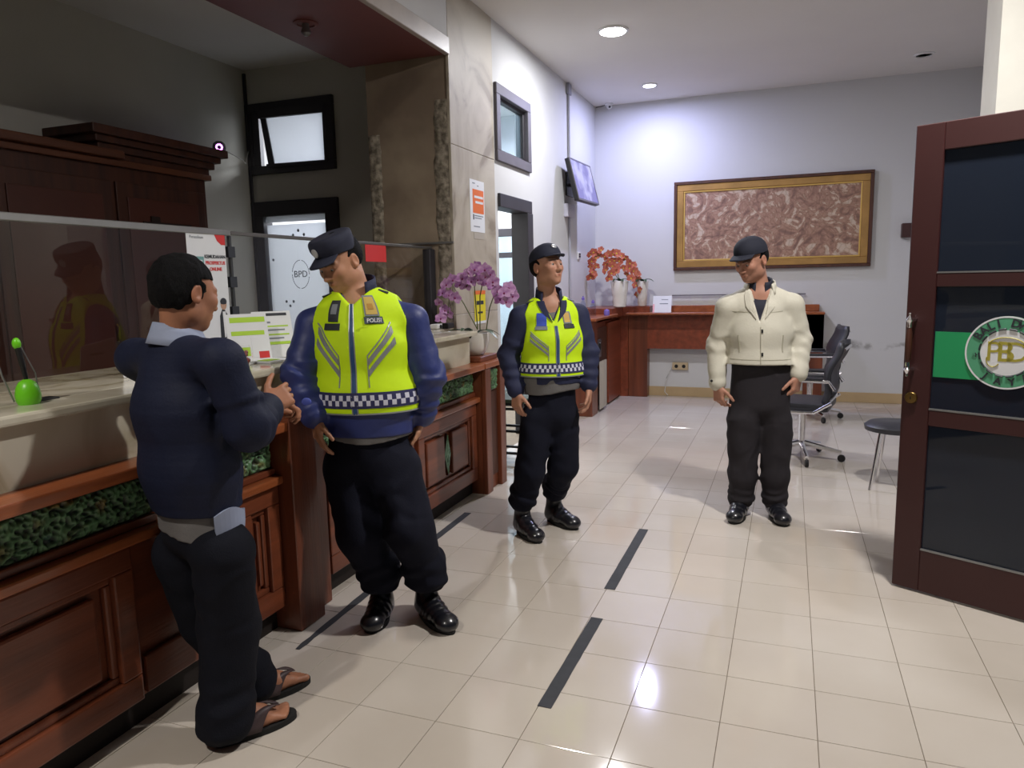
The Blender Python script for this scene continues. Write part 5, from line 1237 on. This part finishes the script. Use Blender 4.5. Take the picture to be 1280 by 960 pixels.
def wrap_patch(f, ctr, front, a0, a1, z0, z1, nu, nv, name, parent, m, off=.002, th=.0, shape=None, mi=None, skew=0):
    """a patch laid on the field's outer surface; angles in degrees from the front axis, + to the person's left"""
    c0 = ctr; F_ = math.atan2(front.y, front.x); us = np.linspace(0, 1, nu+1); vs = np.linspace(0, 1, nv+1); UU, VV = np.meshgrid(us, vs)
    if shape: AA, ZZ = shape(UU, VV)
    else: AA = a0+(a1-a0)*UU; ZZ = z0+(z1-z0)*VV
    ang = F_+np.radians(AA).ravel(); zz = ZZ.ravel(); cx, cy = c0(zz) if callable(c0) else (c0.x, c0.y)
    best = np.zeros(len(ang)); rs = np.arange(.34, .03, -.004); found = np.zeros(len(ang), bool); prev = None
    for r_ in rs:
        p = np.stack([cx+np.cos(ang)*r_, cy+np.sin(ang)*r_, zz], -1).astype(np.float32); v = f.sample(p)
        if prev is None: prev = np.full(len(ang), .3)
        hit = (~found) & (v < 0) & (np.abs(prev) < .1); t = np.where(hit, v/(v-prev-1e-9), 0); best = np.where(hit, r_+t*.004, best); found |= hit; prev = v
    best = np.where(found, best, np.median(best[found]) if found.any() else .15)+off
    P0 = np.stack([cx+np.cos(ang)*best, cy+np.sin(ang)*best, zz], -1); P1 = np.stack([cx+np.cos(ang)*(best-.012), cy+np.sin(ang)*(best-.012), zz], -1)
    V = np.concatenate([P0, P1]); n = (nu+1)*(nv+1); F = []; I = []
    for j in range(nv):
        for i in range(nu):
            a = j*(nu+1)+i; F.append((a, a+1, a+nu+2, a+nu+1)); I.append(0 if mi is None else mi(i, j))
    for j in range(nv):
        for i in (0, nu): a = j*(nu+1)+i; F.append((a, a+nu+1, a+nu+1+n, a+n)); I.append(0)
    for i in range(nu):
        for j in (0, nv): a = j*(nu+1)+i; F.append((a, a+n, a+1+n, a+1)); I.append(0)
    o = mesh(name, V.tolist(), F, parent, m, world=False, smooth=False, mi=I); return o
# ============================================================ PEOPLE
V3 = Vector
def axis(J):
    zs = [J['pel'].z, J['chest'].z, J['neck'].z]; xs = [J['pel'].x, J['chest'].x, J['neck'].x]; ys = [J['pel'].y, J['chest'].y, J['neck'].y]
    return lambda z: (np.interp(z, zs, xs), np.interp(z, zs, ys))
def collar(root, J, m, h=.05, r=.074, tilt=.012, open_=55, name='collar', flare=1.12):
    """standing collar ring, open at the front"""
    n = J['neck']; F_ = math.atan2(J['front'].y, J['front'].x); V = []; F = []; nu = 26
    for j in range(4):
        for i in range(nu+1):
            a = F_+math.radians(open_+(360-2*open_)*i/nu); k = j/3; rr = r*(1+(flare-1)*(1-k)); bk = -math.cos(a-F_)
            V.append(n+V3((rr*math.cos(a)*1.02, rr*math.sin(a)*1.05, -.030+h*1.35*k+.020*bk+tilt)))
    for j in range(3):
        for i in range(nu): a = j*(nu+1)+i; F.append((a, a+1, a+nu+2, a+nu+1))
    return solid(name, V, F, .005, root, m)
def flap(root, pts, m, name, th=.004):
    """small pointed cloth flap from a quad strip"""
    V = [V3(p) for p in pts]; n = len(V)//2; F = [(i, i+1, n+i+1, n+i) for i in range(n-1)]; return solid(name, V, F, th, root, m)
def crown_police(root, H, s, m):
    R = np.array(H.to_3x3()); T = lambda x, y, z: H @ (V3((x, y, z))*s); c = T(0, 0, .08); lo = V3(c)-V3((.16,)*3); hi = V3(c)+V3((.16,)*3); f = Field(lo, hi, .004)
    f.cone(T(0, .008, .056), T(0, .002, .095), .083*s, .090*s, .0, R[:, 1], 1.16); inv = np.array(H.inverted()); g = f.sub_(lo, hi)[1]; L = [inv[i, 0]*g[0]+inv[i, 1]*g[1]+inv[i, 2]*g[2]+inv[i, 3] for i in range(3)]
    top = (L[2]/s-.126-.10*(-L[1]/s)*.6)*s; k = .014; h = np.maximum(k-np.abs(f.a-top), 0)/k; f.a = np.maximum(f.a, top)+h*h*k*.25; f.a = np.maximum(f.a, (.040+.10*(L[1]/s)-L[2]/s)*s*-1*-1)
    f.a = np.maximum(f.a, (.046-.12*(L[1]/s)-L[2]/s)*s)
    f.wrinkle(lambda x, y, z: vnoise(x*14, y*14, z*14, 3)-.5, .004); V, F = f.nets(); V = relax(V, F, 1); return np_mesh('cap', V, F, root, m)
def crown_round(root, H, s, m, tall=1.):
    R = np.array(H.to_3x3()); T = lambda x, y, z: H @ (V3((x, y, z))*s); c = T(0, 0, .08); lo = V3(c)-V3((.16,)*3); hi = V3(c)+V3((.16,)*3); f = Field(lo, hi, .004)
    f.ell(T(0, .016, .048), [.086*s, .104*s, .090*s*tall], R, 0); f.ell(T(0, -.03, .075), [.060*s, .055*s, .055*s*tall], R, .04)
    inv = np.array(H.inverted()); g = f.sub_(lo, hi)[1]; L = [inv[i, 0]*g[0]+inv[i, 1]*g[1]+inv[i, 2]*g[2]+inv[i, 3] for i in range(3)]
    f.a = np.maximum(f.a, (.044-.14*(L[1]/s)-L[2]/s)*s); V, F = f.nets(); V = relax(V, F, 1); o = np_mesh('cap', V, F, root, m); B_ = B(); B_.ball((0, 0, 0), .007*s, 8, (1, 1, .6)); me = bpy.data.meshes.new('cap_button'); B_.bm.to_mesh(me); B_.bm.free()
    b = link('cap_button', me, o, m, None, True); b.location = T(0, .0, .139*tall-.001); return o
def visor(cap, H, s, m, length=.062, drop=.35, wide=62, z0=.048, arch=.018, y0=.016, ry=.103, rx=.085):
    def fn(a, v):
        ar = math.radians(a); l = length*max(0, math.cos(ar*.98))**.55*v; x = rx*math.sin(ar)*(1+.0*v); y = y0-ry*math.cos(ar)-l; q = x/rx
        return (x, y+.006*(1-v), z0+.12*.1-l*drop-arch*q*q*(.4+.6*v)+.004)
    V, F = head_patch(H, s, -wide, wide, 0, 1, 24, 5, fn); return solid('visor', V, F, .0045*s, cap, m)
def zip_strip(root, f, J, z0, z1, w, m, name='zipper', off=.003): return wrap_patch(f, axis(J), J['front'], -w, w, z0, z1, 2, 26, name, root, m, off)
def officer_vest(P, J, f, v, hz, R_, L_, cz, e=1.0):
    """zip, piping, chequered band, reflective strips and chest patches of a vest; cz = (hem, band bottom, band top)"""
    ax = axis(J); fr = J['front']; Mb = mat('band_navy', S(40, 42, 84), .7); Mw = mat('band_white', S(205, 206, 222), .6); z_b0, z_b1 = cz[1], cz[2]; ncol = 46
    band = wrap_patch(f, ax, fr, -118, 118, z_b0, z_b1, ncol*2, 6, 'chequered_band', v, [Mb, Mw], .0035, mi=lambda i, j: 1 if 1 <= j <= 4 and ((i//2)+((j-1)//2)) % 2 == 0 and i % 2 < 2 else 0)
    zip_strip(v, f, J, cz[0]+.002, R_['ztop'], 2.6, mat('zip_tape_blue', S(40, 74, 120), .6)).name = 'zipper'
    for q in (-1, 1): wrap_patch(f, ax, fr, q*3.6-.7, q*3.6+.7, cz[0]+.002, R_['ztop'], 1, 24, 'zip_piping', v, M['refl'], .0035)
    wrap_patch(f, ax, fr, -118, 118, cz[0], cz[0]+.006, 60, 1, 'hem_piping', v, M['refl'], .003)
    for q in (-1, 1):
        for k in (0, 1):
            sh = lambda U, Vv, q=q, k=k: (q*(22+36*U), z_b1+e*(.062+.13*U+.034*k*1.35+.026*Vv))
            wrap_patch(f, ax, fr, 0, 0, 0, 0, 14, 2, 'reflective_strip', v, M['refl'], .0032, shape=sh)
        sh = lambda U, Vv, q=q: (q*(20.3+1.4*U), z_b1+e*(.02+.13*Vv)); wrap_patch(f, ax, fr, 0, 0, 0, 0, 1, 10, 'pocket_piping', v, M['refl'], .003, shape=sh)
        sh = lambda U, Vv, q=q: (q*(21+38*U), z_b1+e*(.145+.13*U+.006*Vv)); wrap_patch(f, ax, fr, 0, 0, 0, 0, 14, 1, 'reflective_piping', v, M['refl'], .003, shape=sh)
def lettering_on(parent, root, f, J, ang, z, s_, size, m, off=.007):
    """one line of lettering lying on the chest at the given angle"""
    ax = axis(J); a = math.atan2(J['front'].y, J['front'].x)+math.radians(ang); cx, cy = ax(np.array([z])); cx = float(cx[0]); cy = float(cy[0])
    for r_ in np.arange(.34, .03, -.003):
        if f.sample(np.array([[cx+math.cos(a)*r_, cy+math.sin(a)*r_, z]], np.float32))[0] < 0: break
    n_ = V3((math.cos(a), math.sin(a), .05)).normalized(); x_ = V3((0, 0, 1)).cross(n_).normalized(); y_ = n_.cross(x_); p = V3((cx, cy, z))+V3((math.cos(a), math.sin(a), 0))*(r_+off)
    Mt = Matrix(((x_.x, y_.x, n_.x, p.x), (x_.y, y_.y, n_.y, p.y), (x_.z, y_.z, n_.z, p.z), (0, 0, 0, 1))); return text('lettering', s_, size, mw(root) @ Mt, m, parent, .0005, bold=.0004)
SK1 = S(190, 138, 108); SK2 = S(184, 134, 110); SK3 = S(178, 128, 106); SK4 = S(170, 116, 88)
# ------------------------------------------------------------ first officer
def officer_one():
    p = Person((-.16, .90, 0), math.radians(17), 'standing man in neon vest and navy peaked cap, head bent down, beside the counter')
    r = p.root; J = dict(pel=p.at(462, 560, .93), chest=p.at(453, 430, .92), neck=p.at(447, 366, .92), shR=p.at(391, 406, .85), elR=p.at(374, 466, .78), wrR=p.at(394, 522, .75), shL=p.at(515, 401, 1.0), elL=p.at(536, 470, 1.02), wrL=p.at(527, 520, 1.04),
             hipR=p.at(435, 585, .90), hipL=p.at(496, 585, .94), knR=p.at(452, 668, .86), knL=p.at(512, 662, .90), lat=(1, 0, 0), front=V3((0, -1, 0)), r=(.140, .150, .132, .066), sx=(1.36, 1.34, 1.45), vneck=.07)
    hR = bp(483, 764, Z=0); tR = bp(462, 793, Z=0); hL = bp(526, 764, Z=0); tL = bp(566, 794, Z=0); iv = p.inv; hR, tR, hL, tL = [iv @ q for q in (hR, tR, hL, tL)]
    J['anR'] = hR+(tR-hR)*.26+V3((0, 0, .085)); J['anL'] = hL+(tL-hL)*.24+V3((0, 0, .085))
    H = head_frame(p.at(425, 328, .875), math.radians(-30), math.radians(26), math.radians(-4)); s = .96
    body_mesh(r, J, H, s, SK1, [('R', J['wrR'], V3((.12, -.05, -1)), V3((-.75, -.6, 0)), .32, 1), ('L', J['wrL'], V3((-.35, .25, -.9)), V3((.9, .3, 0)), .6, -1)], jaw=1.12, moustache=.35, neckr=.056)
    add_eyes(r, H, s, (-.1, -.5)); hair_mesh(r, H, s, .0045, H.translation-V3((.16,)*3), H.translation+V3((.16,)*3), False)
    c = crown_police(r, H, s, M['capcloth']); visor(c, H, s, M['capcloth'], .056, .42, 58, .046, .012, .006, .100, .082)
    q = H @ (V3((0, -.1035, .088))*s); b = B(); b.ball((0, 0, 0), .017, 12, (1, .25, 1.15)); me = bpy.data.meshes.new('cap_badge'); b.bm.to_mesh(me); b.bm.free(); o = link('cap_badge', me, c, M['silver'], None, True); o.matrix_local = Matrix.Translation(q) @ H.to_3x3().to_4x4()
    jk, jf = jacket(r, J, M['royal'], 'jacket', (.064, .070, .060), hem=.835, seed=2, wr=.0055)
    V_ = J; collar(jk, J, M['navy'], .062, .074, .006, 40)
    fz = p.inv @ bp(404, 497, Y=.66); b = B(); M_ = Matrix.Translation(J['elR']*.35+J['wrR']*.65+V3((.01, -.064, .01))); b.ball((0, 0, 0), .022, 10, (1, .2, .8)); me = bpy.data.meshes.new('sleeve_patch'); b.bm.to_mesh(me); b.bm.free(); o = link('sleeve_patch', me, jk, mat('blue_print', S(70, 84, 170), .6), None, True); o.matrix_local = M_
    tr = trousers(r, J['pel'], [J['hipR'], J['hipL']], [J['knR'], J['knL']], [J['anR'], J['anL']], .93, M['navy_t'], .112, .098, .082, 1.5, .8, 3, cuffz=.105)
    sh = jacket_under(r, J, .818, M['grey_k'], .0)
    v, f = vest(r, J, M['vest'], 1.46, .938, .013, .055, .084); officer_vest(p, J, f, v, None, dict(ztop=1.385), None, (.938, .965, 1.03))
    for q in (-1, 1): strap_tab(v, f, J, q)
    a = axis(J); fr = J['front']
    pt = wrap_patch(f, a, fr, 24, 47, 1.335, 1.418, 8, 8, 'chest_patch', v, M['inkg'], .004); wrap_patch(f, a, fr, 26.5, 44.5, 1.342, 1.412, 7, 7, 'yellow_emblem', pt, mat('emblem_yellow', S(206, 176, 92), .6), .0055)
    wrap_patch(f, a, fr, 31, 40, 1.362, 1.385, 4, 3, 'emblem_figure', pt, mat('emblem_brown', S(186, 140, 60), .6), .007)
    nb = wrap_patch(f, a, fr, 22, 50, 1.305, 1.332, 8, 3, 'name_bar', v, mat('bar_dark', S(58, 70, 84), .6), .005); lettering_on(nb, r, f, J, 36, 1.318, 'POLISI', .023, M['paper'], .016)
    pk = wrap_patch(f, a, fr, -42, -24, 1.315, 1.40, 6, 5, 'chest_patch', v, M['ink'], .004); wrap_patch(f, a, fr, -38, -28, 1.345, 1.385, 4, 4, 'dull_emblem', pk, M['inkg'], .0055); wrap_patch(f, a, fr, -47, -20, 1.282, 1.308, 8, 3, 'name_bar', v, M['ink'], .005)
    boot(r, J['anR']-V3((0, 0, .085)), hR, tR); boot(r, J['anL']-V3((0, 0, .085)), hL, tL)
def jacket_under(r, J, hem, m, grow, top=None, name='shirt', z1=None):
    pts = [J['pel'], J['chest']]; lo = V3([min(p[i] for p in pts)-.24 for i in range(3)]); hi = V3([max(p[i] for p in pts)+.24 for i in range(3)]); lo.z = hem-.03; hi.z = (z1 or hem+.16); f = Field(lo, hi, .0065)
    torso_parts(f, J['pel'], J['chest'], J['neck'], J['shL'], J['shR'], J['lat'], [q-.006+grow for q in J['r']], J['sx']); f.cone(J['pel'], V3(J['pel'])-V3((0, 0, .2)), J['r'][0]-.006+grow, J['r'][0]-.006+grow, .03, np.array(unit(J['lat'])), J['sx'][0])
    f.wrinkle(folds(10, 9, (1, 1, .3)), .004); g = f.sub_(lo, hi)[1]; f.a = np.maximum(f.a, hem+.012*np.sin(g[0]*14)-g[2]+0*g[1]); f.a = np.maximum(f.a, g[2]-(hi.z-.02)+0*g[0]+0*g[1]); V, F = f.nets(); return np_mesh(name, relax(V, F, 1), F, r, m)
def strap_tab(v, f, J, q):
    n = J['neck']; s_ = J['shL'] if q > 0 else J['shR']; d = (V3(s_)-n); d.z = 0; d.normalize(); c = n+d*.115+J['front']*.035; z = c.z+.1
    while f.sample(np.array([[c.x, c.y, z]], np.float32))[0] > 0 and z > n.z-.12: z -= .002
    b = B(); b.box((-.022, -.007, 0), (.022, .007, .004), bev=.001); me = bpy.data.meshes.new('shoulder_tab'); b.bm.to_mesh(me); b.bm.free(); o = link('shoulder_tab', me, v, M['ink']); o.matrix_local = Matrix.Translation((c.x, c.y, z+.001)) @ Matrix.Rotation(math.atan2(d.y, d.x), 4, 'Z') @ Matrix.Rotation(math.radians(18), 4, 'Y') @ Matrix.Rotation(math.radians(22), 4, 'X')
# ------------------------------------------------------------ second officer
def officer_two():
    p = Person((.12, 2.18, 0), math.radians(31), 'standing man in neon vest and round navy cap, looking up to the right')
    r = p.root; J = dict(pel=p.at(691, 510, 2.18), chest=p.at(690, 425, 2.18), neck=p.at(686, 372, 2.18), shR=p.at(651, 397, 2.10), elR=p.at(636, 445, 2.10), wrR=p.at(645, 490, 2.05), shL=p.at(722, 394, 2.27), elL=p.at(735, 442, 2.27), wrL=p.at(736, 483, 2.22),
             hipR=p.at(672, 522, 2.13), hipL=p.at(704, 522, 2.22), knR=p.at(663, 588, 2.10), knL=p.at(704, 582, 2.24), lat=(1, 0, 0), front=V3((0, -1, 0)), r=(.118, .122, .112, .056), sx=(1.36, 1.34, 1.42), vneck=.12)
    iv = p.inv; hR, tR, hL, tL = [iv @ q for q in (bp(648, 663, Z=0), bp(675, 680, Z=0), bp(686, 650, Z=0), bp(722, 663, Z=0))]
    def lng(h, t, L_): d = (t-h).normalized(); return t-d*L_
    hR = lng(hR, tR, .265); hL = lng(hL, tL, .265)
    J['anR'] = hR+(tR-hR)*.26+V3((0, 0, .085)); J['anL'] = hL+(tL-hL)*.26+V3((0, 0, .085))
    H = head_frame(p.at(684, 334, 2.15), math.radians(30), math.radians(-9), 0); s = .93
    body_mesh(r, J, H, s, SK2, [('R', J['wrR'], V3((.02, -.12, -1)), V3((-.8, -.5, 0)), .45, 1), ('L', J['wrL'], V3((.0, -.05, -1)), V3((.9, -.2, 0)), .45, -1)], jaw=1.0, moustache=.15)
    add_eyes(r, H, s, (.2, .15)); hair_mesh(r, H, s, .0045, H.translation-V3((.16,)*3), H.translation+V3((.16,)*3), False)
    c = crown_round(r, H, s, M['capcloth'], .98); visor(c, H, s, M['capcloth'], .048, .25, 56, .052, .014)
    q = H @ (V3((-.006, -.083, .108))*s); b = B(); b.ball((0, 0, 0), .016, 12, (1.15, .35, .9)); me = bpy.data.meshes.new('cap_badge'); b.bm.to_mesh(me); b.bm.free(); o = link('cap_badge', me, c, M['silver'], None, True); o.matrix_local = Matrix.Translation(q) @ H.to_3x3().to_4x4() @ Matrix.Rotation(math.radians(-35), 4, 'X')
    jk, jf = jacket(r, J, M['navy'], 'jacket', (.064, .060, .050), hem=.89, seed=12, wr=.0045); collar(jk, J, M['navy'], .055, .070, .004, 42)
    jacket_under(r, J, .842, M['grey_k'], .004); sh = jacket_under(r, J, 1.16, M['grey_k'], -.004, z1=J['neck'].z+.0)
    trousers(r, J['pel'], [J['hipR'], J['hipL']], [J['knR'], J['knL']], [J['anR'], J['anL']], .90, M['navy_t'], .098, .082, .066, 1.38, .9, 13, cuffz=.115)
    v, f = vest(r, J, M['vest'], 1.4, .935, .012, .13, .074); officer_vest(p, J, f, v, None, dict(ztop=1.215), None, (.935, .955, 1.012), .62)
    for q in (-1, 1): strap_tab(v, f, J, q)
    a = axis(J); fr = J['front']; zt = J['neck'].z
    for q in (-1, 1): wrap_patch(f, a, fr, 0, 0, 0, 0, 8, 8, 'collar_wing', jk, M['navy'], .006, shape=lambda U, Vv, q=q: (q*((7+26*Vv)*(1-U)+(34+22*Vv)*U), zt-.130+.115*Vv+.050*U*(1-Vv)))
    pt = wrap_patch(f, a, fr, -48, -24, 1.215, 1.285, 7, 6, 'chest_patch', v, mat('patch_blue', S(58, 84, 190), .6), .004); wrap_patch(f, a, fr, -50, -22, 1.195, 1.214, 7, 3, 'name_bar', v, M['inkg'], .005)
    pt = wrap_patch(f, a, fr, 24, 46, 1.225, 1.29, 7, 6, 'chest_patch', v, M['inkg'], .004); wrap_patch(f, a, fr, 26, 42, 1.232, 1.285, 6, 6, 'yellow_emblem', pt, mat('emblem_yellow', S(206, 170, 92), .6), .0055); wrap_patch(f, a, fr, 22, 48, 1.20, 1.222, 7, 3, 'name_bar', v, M['ink'], .005)
    boot(r, J['anR']-V3((0, 0, .085)), hR, tR, .95); boot(r, J['anL']-V3((0, 0, .085)), hL, tL, .95)
# ------------------------------------------------------------ man in the cream jacket
def man_cream():
    p = Person((1.20, 2.85, 0), math.radians(4), 'standing man in a cream jacket and dark cap below the framed painting')
    r = p.root; J = dict(pel=p.at(950, 500, 2.85), chest=p.at(950, 415, 2.85), neck=p.at(950, 358, 2.86), shR=p.at(909, 384, 2.82), elR=p.at(896, 432, 2.86), wrR=p.at(897, 482, 2.80), shL=p.at(990, 381, 2.90), elL=p.at(1001, 425, 2.92), wrL=p.at(998, 470, 2.84),
             hipR=p.at(930, 525, 2.83), hipL=p.at(969, 525, 2.87), knR=p.at(928, 595, 2.82), knL=p.at(970, 595, 2.86), lat=(1, 0, 0), front=V3((0, -1, 0)), r=(.128, .136, .124, .066), sx=(1.36, 1.34, 1.46), vneck=.20)
    iv = p.inv; b0 = iv @ V3((1.12, 2.86, 0)); hR = p.w(1.14, 2.90, 0); tR = p.w(1.10, 2.63, 0); hL = p.w(1.31, 2.93, 0); tL = p.w(1.39, 2.67, 0); J['anR'] = hR+(tR-hR)*.24+V3((0, 0, .085)); J['anL'] = hL+(tL-hL)*.24+V3((0, 0, .085))
    H = head_frame(p.at(939, 326, 2.80), math.radians(-38), math.radians(20), 0); s = 1.0
    body_mesh(r, J, H, s, SK3, [('R', J['wrR'], V3((.12, -.12, -1)), V3((-.7, -.7, 0)), .75, 1), ('L', J['wrL'], V3((-.2, -.15, -1)), V3((.8, -.5, 0)), .8, -1)], jaw=1.02)
    add_eyes(r, H, s, (-.1, -.5)); hair_mesh(r, H, s, .0045, H.translation-V3((.16,)*3), H.translation+V3((.16,)*3), False)
    dk = mat('black_cap_cloth', S(24, 27, 42), .85, bump=.1, bscale=200); c = crown_round(r, H, s, dk, 1.02); visor(c, H, s, dk, .066, .22, 60, .052, .018)
    jk, jf = jacket(r, J, M['cream'], 'jacket', (.064, .060, .052), hem=.945, seed=22, wr=.0028)
    jacket_under(r, J, 1.10, mat('navy_polo', S(28, 30, 46), .8), -.006, z1=J['neck'].z+.02, name='polo_shirt')
    collar(jk, J, mat('navy_polo', S(28, 30, 46), .8), .050, .068, .004, 22, 'polo_collar', 1.05); collar(jk, J, M['cream'], .046, .084, -.004, 48, 'collar', 1.2)
    a = axis(J); fr = J['front']; seam = mat('cream_seam', S(168, 164, 146), .8)
    for q in (-1, 1):   # lapel flaps, front edges, seams, pockets
        zt = J['neck'].z
        sh = lambda U, Vv, q=q: (q*((11+22*Vv)*(1-U)+(40+12*Vv)*U), zt-.185+.165*Vv+.075*U*(1-Vv)); wrap_patch(jf, a, fr, 0, 0, 0, 0, 8, 8, 'lapel', jk, M['cream'], .008, shape=sh)
        wrap_patch(jf, a, fr, q*50-1, q*50+1, 1.02, 1.12, 1, 6, 'pocket_welt', jk, seam, .003)
        sh = lambda U, Vv, q=q: (q*(14+48*U), 1.245+.004*Vv+.01*U); wrap_patch(jf, a, fr, 0, 0, 0, 0, 10, 1, 'yoke_seam', jk, seam, .0015, shape=sh)
    wrap_patch(jf, a, fr, -1, .6, .948, 1.17, 1, 16, 'front_edge', jk, seam, .004); wrap_patch(jf, a, fr, -70, 70, .975, .979, 30, 1, 'hem_seam', jk, seam, .0015)
    for z in (1.135, 1.0): 
        o = wrap_patch(jf, a, fr, 1.0, 5.4, z, z+.02, 4, 4, 'button', jk, M['black'], .005)
    trousers(r, J['pel'], [J['hipR'], J['hipL']], [J['knR'], J['knL']], [J['anR'], J['anL']], .98, M['charcoal'], .108, .080, .068, 1.6, .3, 23, cuffz=.02)
    boot(r, J['anR']-V3((0, 0, .085)), hR, tR); boot(r, J['anL']-V3((0, 0, .085)), hL, tL)
    q = J['wrR']+V3((-.035, -.045, .035)); b = B(); b.ball(q, .008, 8); me = bpy.data.meshes.new('cuff_button'); b.bm.to_mesh(me); b.bm.free(); link('cuff_button', me, jk, M['black'], None, True)
# ------------------------------------------------------------ man at the counter
def sandal(root, h, t, wd=.094):
    d = (t-h); L_ = d.length; d.normalize(); sd = V3((-d.y, d.x, 0)); pts = []; n = 36
    for k in range(n):
        a = k*math.tau/n; u = .5+.5*math.cos(a); wv = (wd/2)*(.80+.28*math.sin(min(1, max(0, (u-.25)/.75))*math.pi*.62)); pts.append(h+d*(L_*u)+sd*(wv*math.copysign(abs(math.sin(a))**.75, math.sin(a))))
    b = B(); r1 = [b.bm.verts.new(q+V3((0, 0, .001))) for q in pts]; r2 = [b.bm.verts.new(q+V3((0, 0, .020))) for q in pts]; b.bm.faces.new(r1[::-1]); b.bm.faces.new(r2)
    for k in range(n): j = (k+1) % n; b.bm.faces.new((r1[k], r1[j], r2[j], r2[k]))
    bmesh.ops.recalc_face_normals(b.bm, faces=b.bm.faces); me = bpy.data.meshes.new('sandal'); b.bm.to_mesh(me); b.bm.free(); o = link('sandal', me, root, M['sole'])
    P = lambda u, v, z: h+d*(L_*u)+sd*v+V3((0, 0, z))
    for q in (-1, 1):
        V = []; F = []; m_ = 10
        for i in range(m_+1):
            k = i/m_; u0 = .80-.30*k; u1 = .74-.50*k; v0 = q*(.004+.046*k**.8); v1 = q*(.000+.048*k**.9); zz = .050+.030*math.sin(math.pi*min(1, .15+k*.75))*1.0-.040*k**3
            V += [P(u0, v0, zz), P(u1, v1, zz+.006)]
        for i in range(m_): F.append((2*i, 2*i+1, 2*i+3, 2*i+2))
        solid('strap', V, F, .004, o, M['sandal'])
    return o
def foot_fn(h, t, side):
    d = (t-h); L_ = d.length; d.normalize(); sd = V3((-d.y, d.x, 0))*side   # side +1: big toe towards sd
    P = lambda u, v, z: h+d*(L_*u)+sd*v+V3((0, 0, z))
    def fn(f):
        f.cone(P(.16, 0, .048), P(.55, 0, .046), .030, .029, .02); f.cone(P(.52, -.016, .040), P(.72, -.022, .034), .022, .015, .02); f.cone(P(.52, .012, .044), P(.72, .018, .038), .026, .019, .02); f.cone(P(.18, 0, .06), P(.20, 0, .14), .032, .034, .03); f.cone(P(.22, 0, .11), P(.55, .004, .055), .034, .024, .03)
        for v, u, r_ in ((.026, .93, .0125), (.007, .92, .0095), (-.009, .895, .009), (-.023, .865, .0085), (-.035, .83, .008)): f.cone(P(.72, v*.8, .034), P(u-.02, v, .031), r_*1.05, r_, .008)
    return fn
def man_counter():
    p = Person((-.30, .03, 0), math.radians(157), 'man with black hair, navy jacket and sandals, seen from behind at the counter')
    r = p.root; J = dict(pel=p.at(250, 650, .03), chest=p.at(226, 510, -.02), neck=p.at(224, 427, -.01), shR=p.at(276, 452, -.09), elR=p.at(312, 534, -.03), wrR=p.at(334, 510, .17), shL=p.at(172, 448, .06), elL=p.w(-.52, .24, 1.06), wrL=p.w(-.36, .36, 1.035),
             hipR=p.at(278, 690, .0), hipL=p.at(230, 690, .07), knR=p.at(286, 780, .03), knL=p.at(262, 770, .15), lat=(1, 0, 0), front=V3((0, -1, 0)), r=(.118, .132, .122, .060), sx=(1.36, 1.32, 1.42), vneck=0)
    iv = p.inv; hR, tR, hL, tL = [iv @ q for q in (bp(268, 934, Z=0), bp(370, 893, Z=0), bp(296, 887, Z=0), bp(387, 850, Z=0))]
    J['anR'] = hR+(tR-hR)*.16+V3((0, 0, .085)); J['anL'] = hL+(tL-hL)*.18+V3((0, 0, .085))
    H = head_frame(p.at(233, 367, .0), math.radians(12), math.radians(12), 0); s = .93
    body_mesh(r, J, H, s, SK4, [('R', J['wrR'], p.inv.to_3x3() @ V3((.35, .75, .42)), p.inv.to_3x3() @ V3((.75, -.6, .3)), 1.0, 1, .02), ('L', J['wrL'], p.inv.to_3x3() @ V3((.75, .45, .1)), p.inv.to_3x3() @ V3((.1, .2, .9)), .9, -1, .02)],
              feet=[foot_fn(hR, tR, 1), foot_fn(hL, tL, -1)], res=.0042)
    add_eyes(r, H, s, (0, -.2)); hair_mesh(r, H, s, .0042, H.translation-V3((.16,)*3), H.translation+V3((.16,)*3), True)
    jk, jf = jacket(r, J, M['dnavy'], 'jacket', (.064, .066, .054), hem=.775, seed=32, wr=.0055, quilt=.052)
    collar(jk, J, M['shirt_b'], .046, .066, .012, 30, 'shirt_collar', 1.35)
    jacket_under(r, J, .695, M['grey_k'], -.008, name='jumper', z1=.80)
    # pale shirt tail at the right hip and pale cuff
    c = J['pel']; a = axis(J); tl = Field(c-V3((.3, .3, .2)), c+V3((.3, .3, .25)), .01); torso_parts(tl, J['pel'], J['chest'], J['neck'], J['shL'], J['shR'], J['lat'], [q+.006 for q in J['r']], J['sx'])
    wrap_patch(tl, a, J['front'], -96, -44, c.z-.035, c.z+.055, 10, 5, 'shirt_tail', r, M['shirt_b'], .004, shape=lambda U, Vv: (-98+54*U, c.z-.045+.018*np.sin(U*5)+.10*Vv))
    d = (J['wrR']-J['elR']).normalized(); f = Field(J['wrR']-V3((.1,)*3), J['wrR']+V3((.1,)*3), .004); f.cone(J['wrR']-d*.035, J['wrR']+d*.008, .047, .041, .01); f.wrinkle(folds(30, 3), .003); V, F = f.nets(); np_mesh('shirt_cuff', V, F, r, M['shirt_b'])
    trousers(r, J['pel'], [J['hipR'], J['hipL']], [J['knR'], J['knL']], [J['anR'], J['anL']], .80, M['jean'], .106, .092, .078, 1.36, .15, 33, cuffz=-.015)
    sandal(r, hR, tR); sandal(r, hL, tL)
for fn in (officer_one, officer_two, man_cream, man_counter): fn()
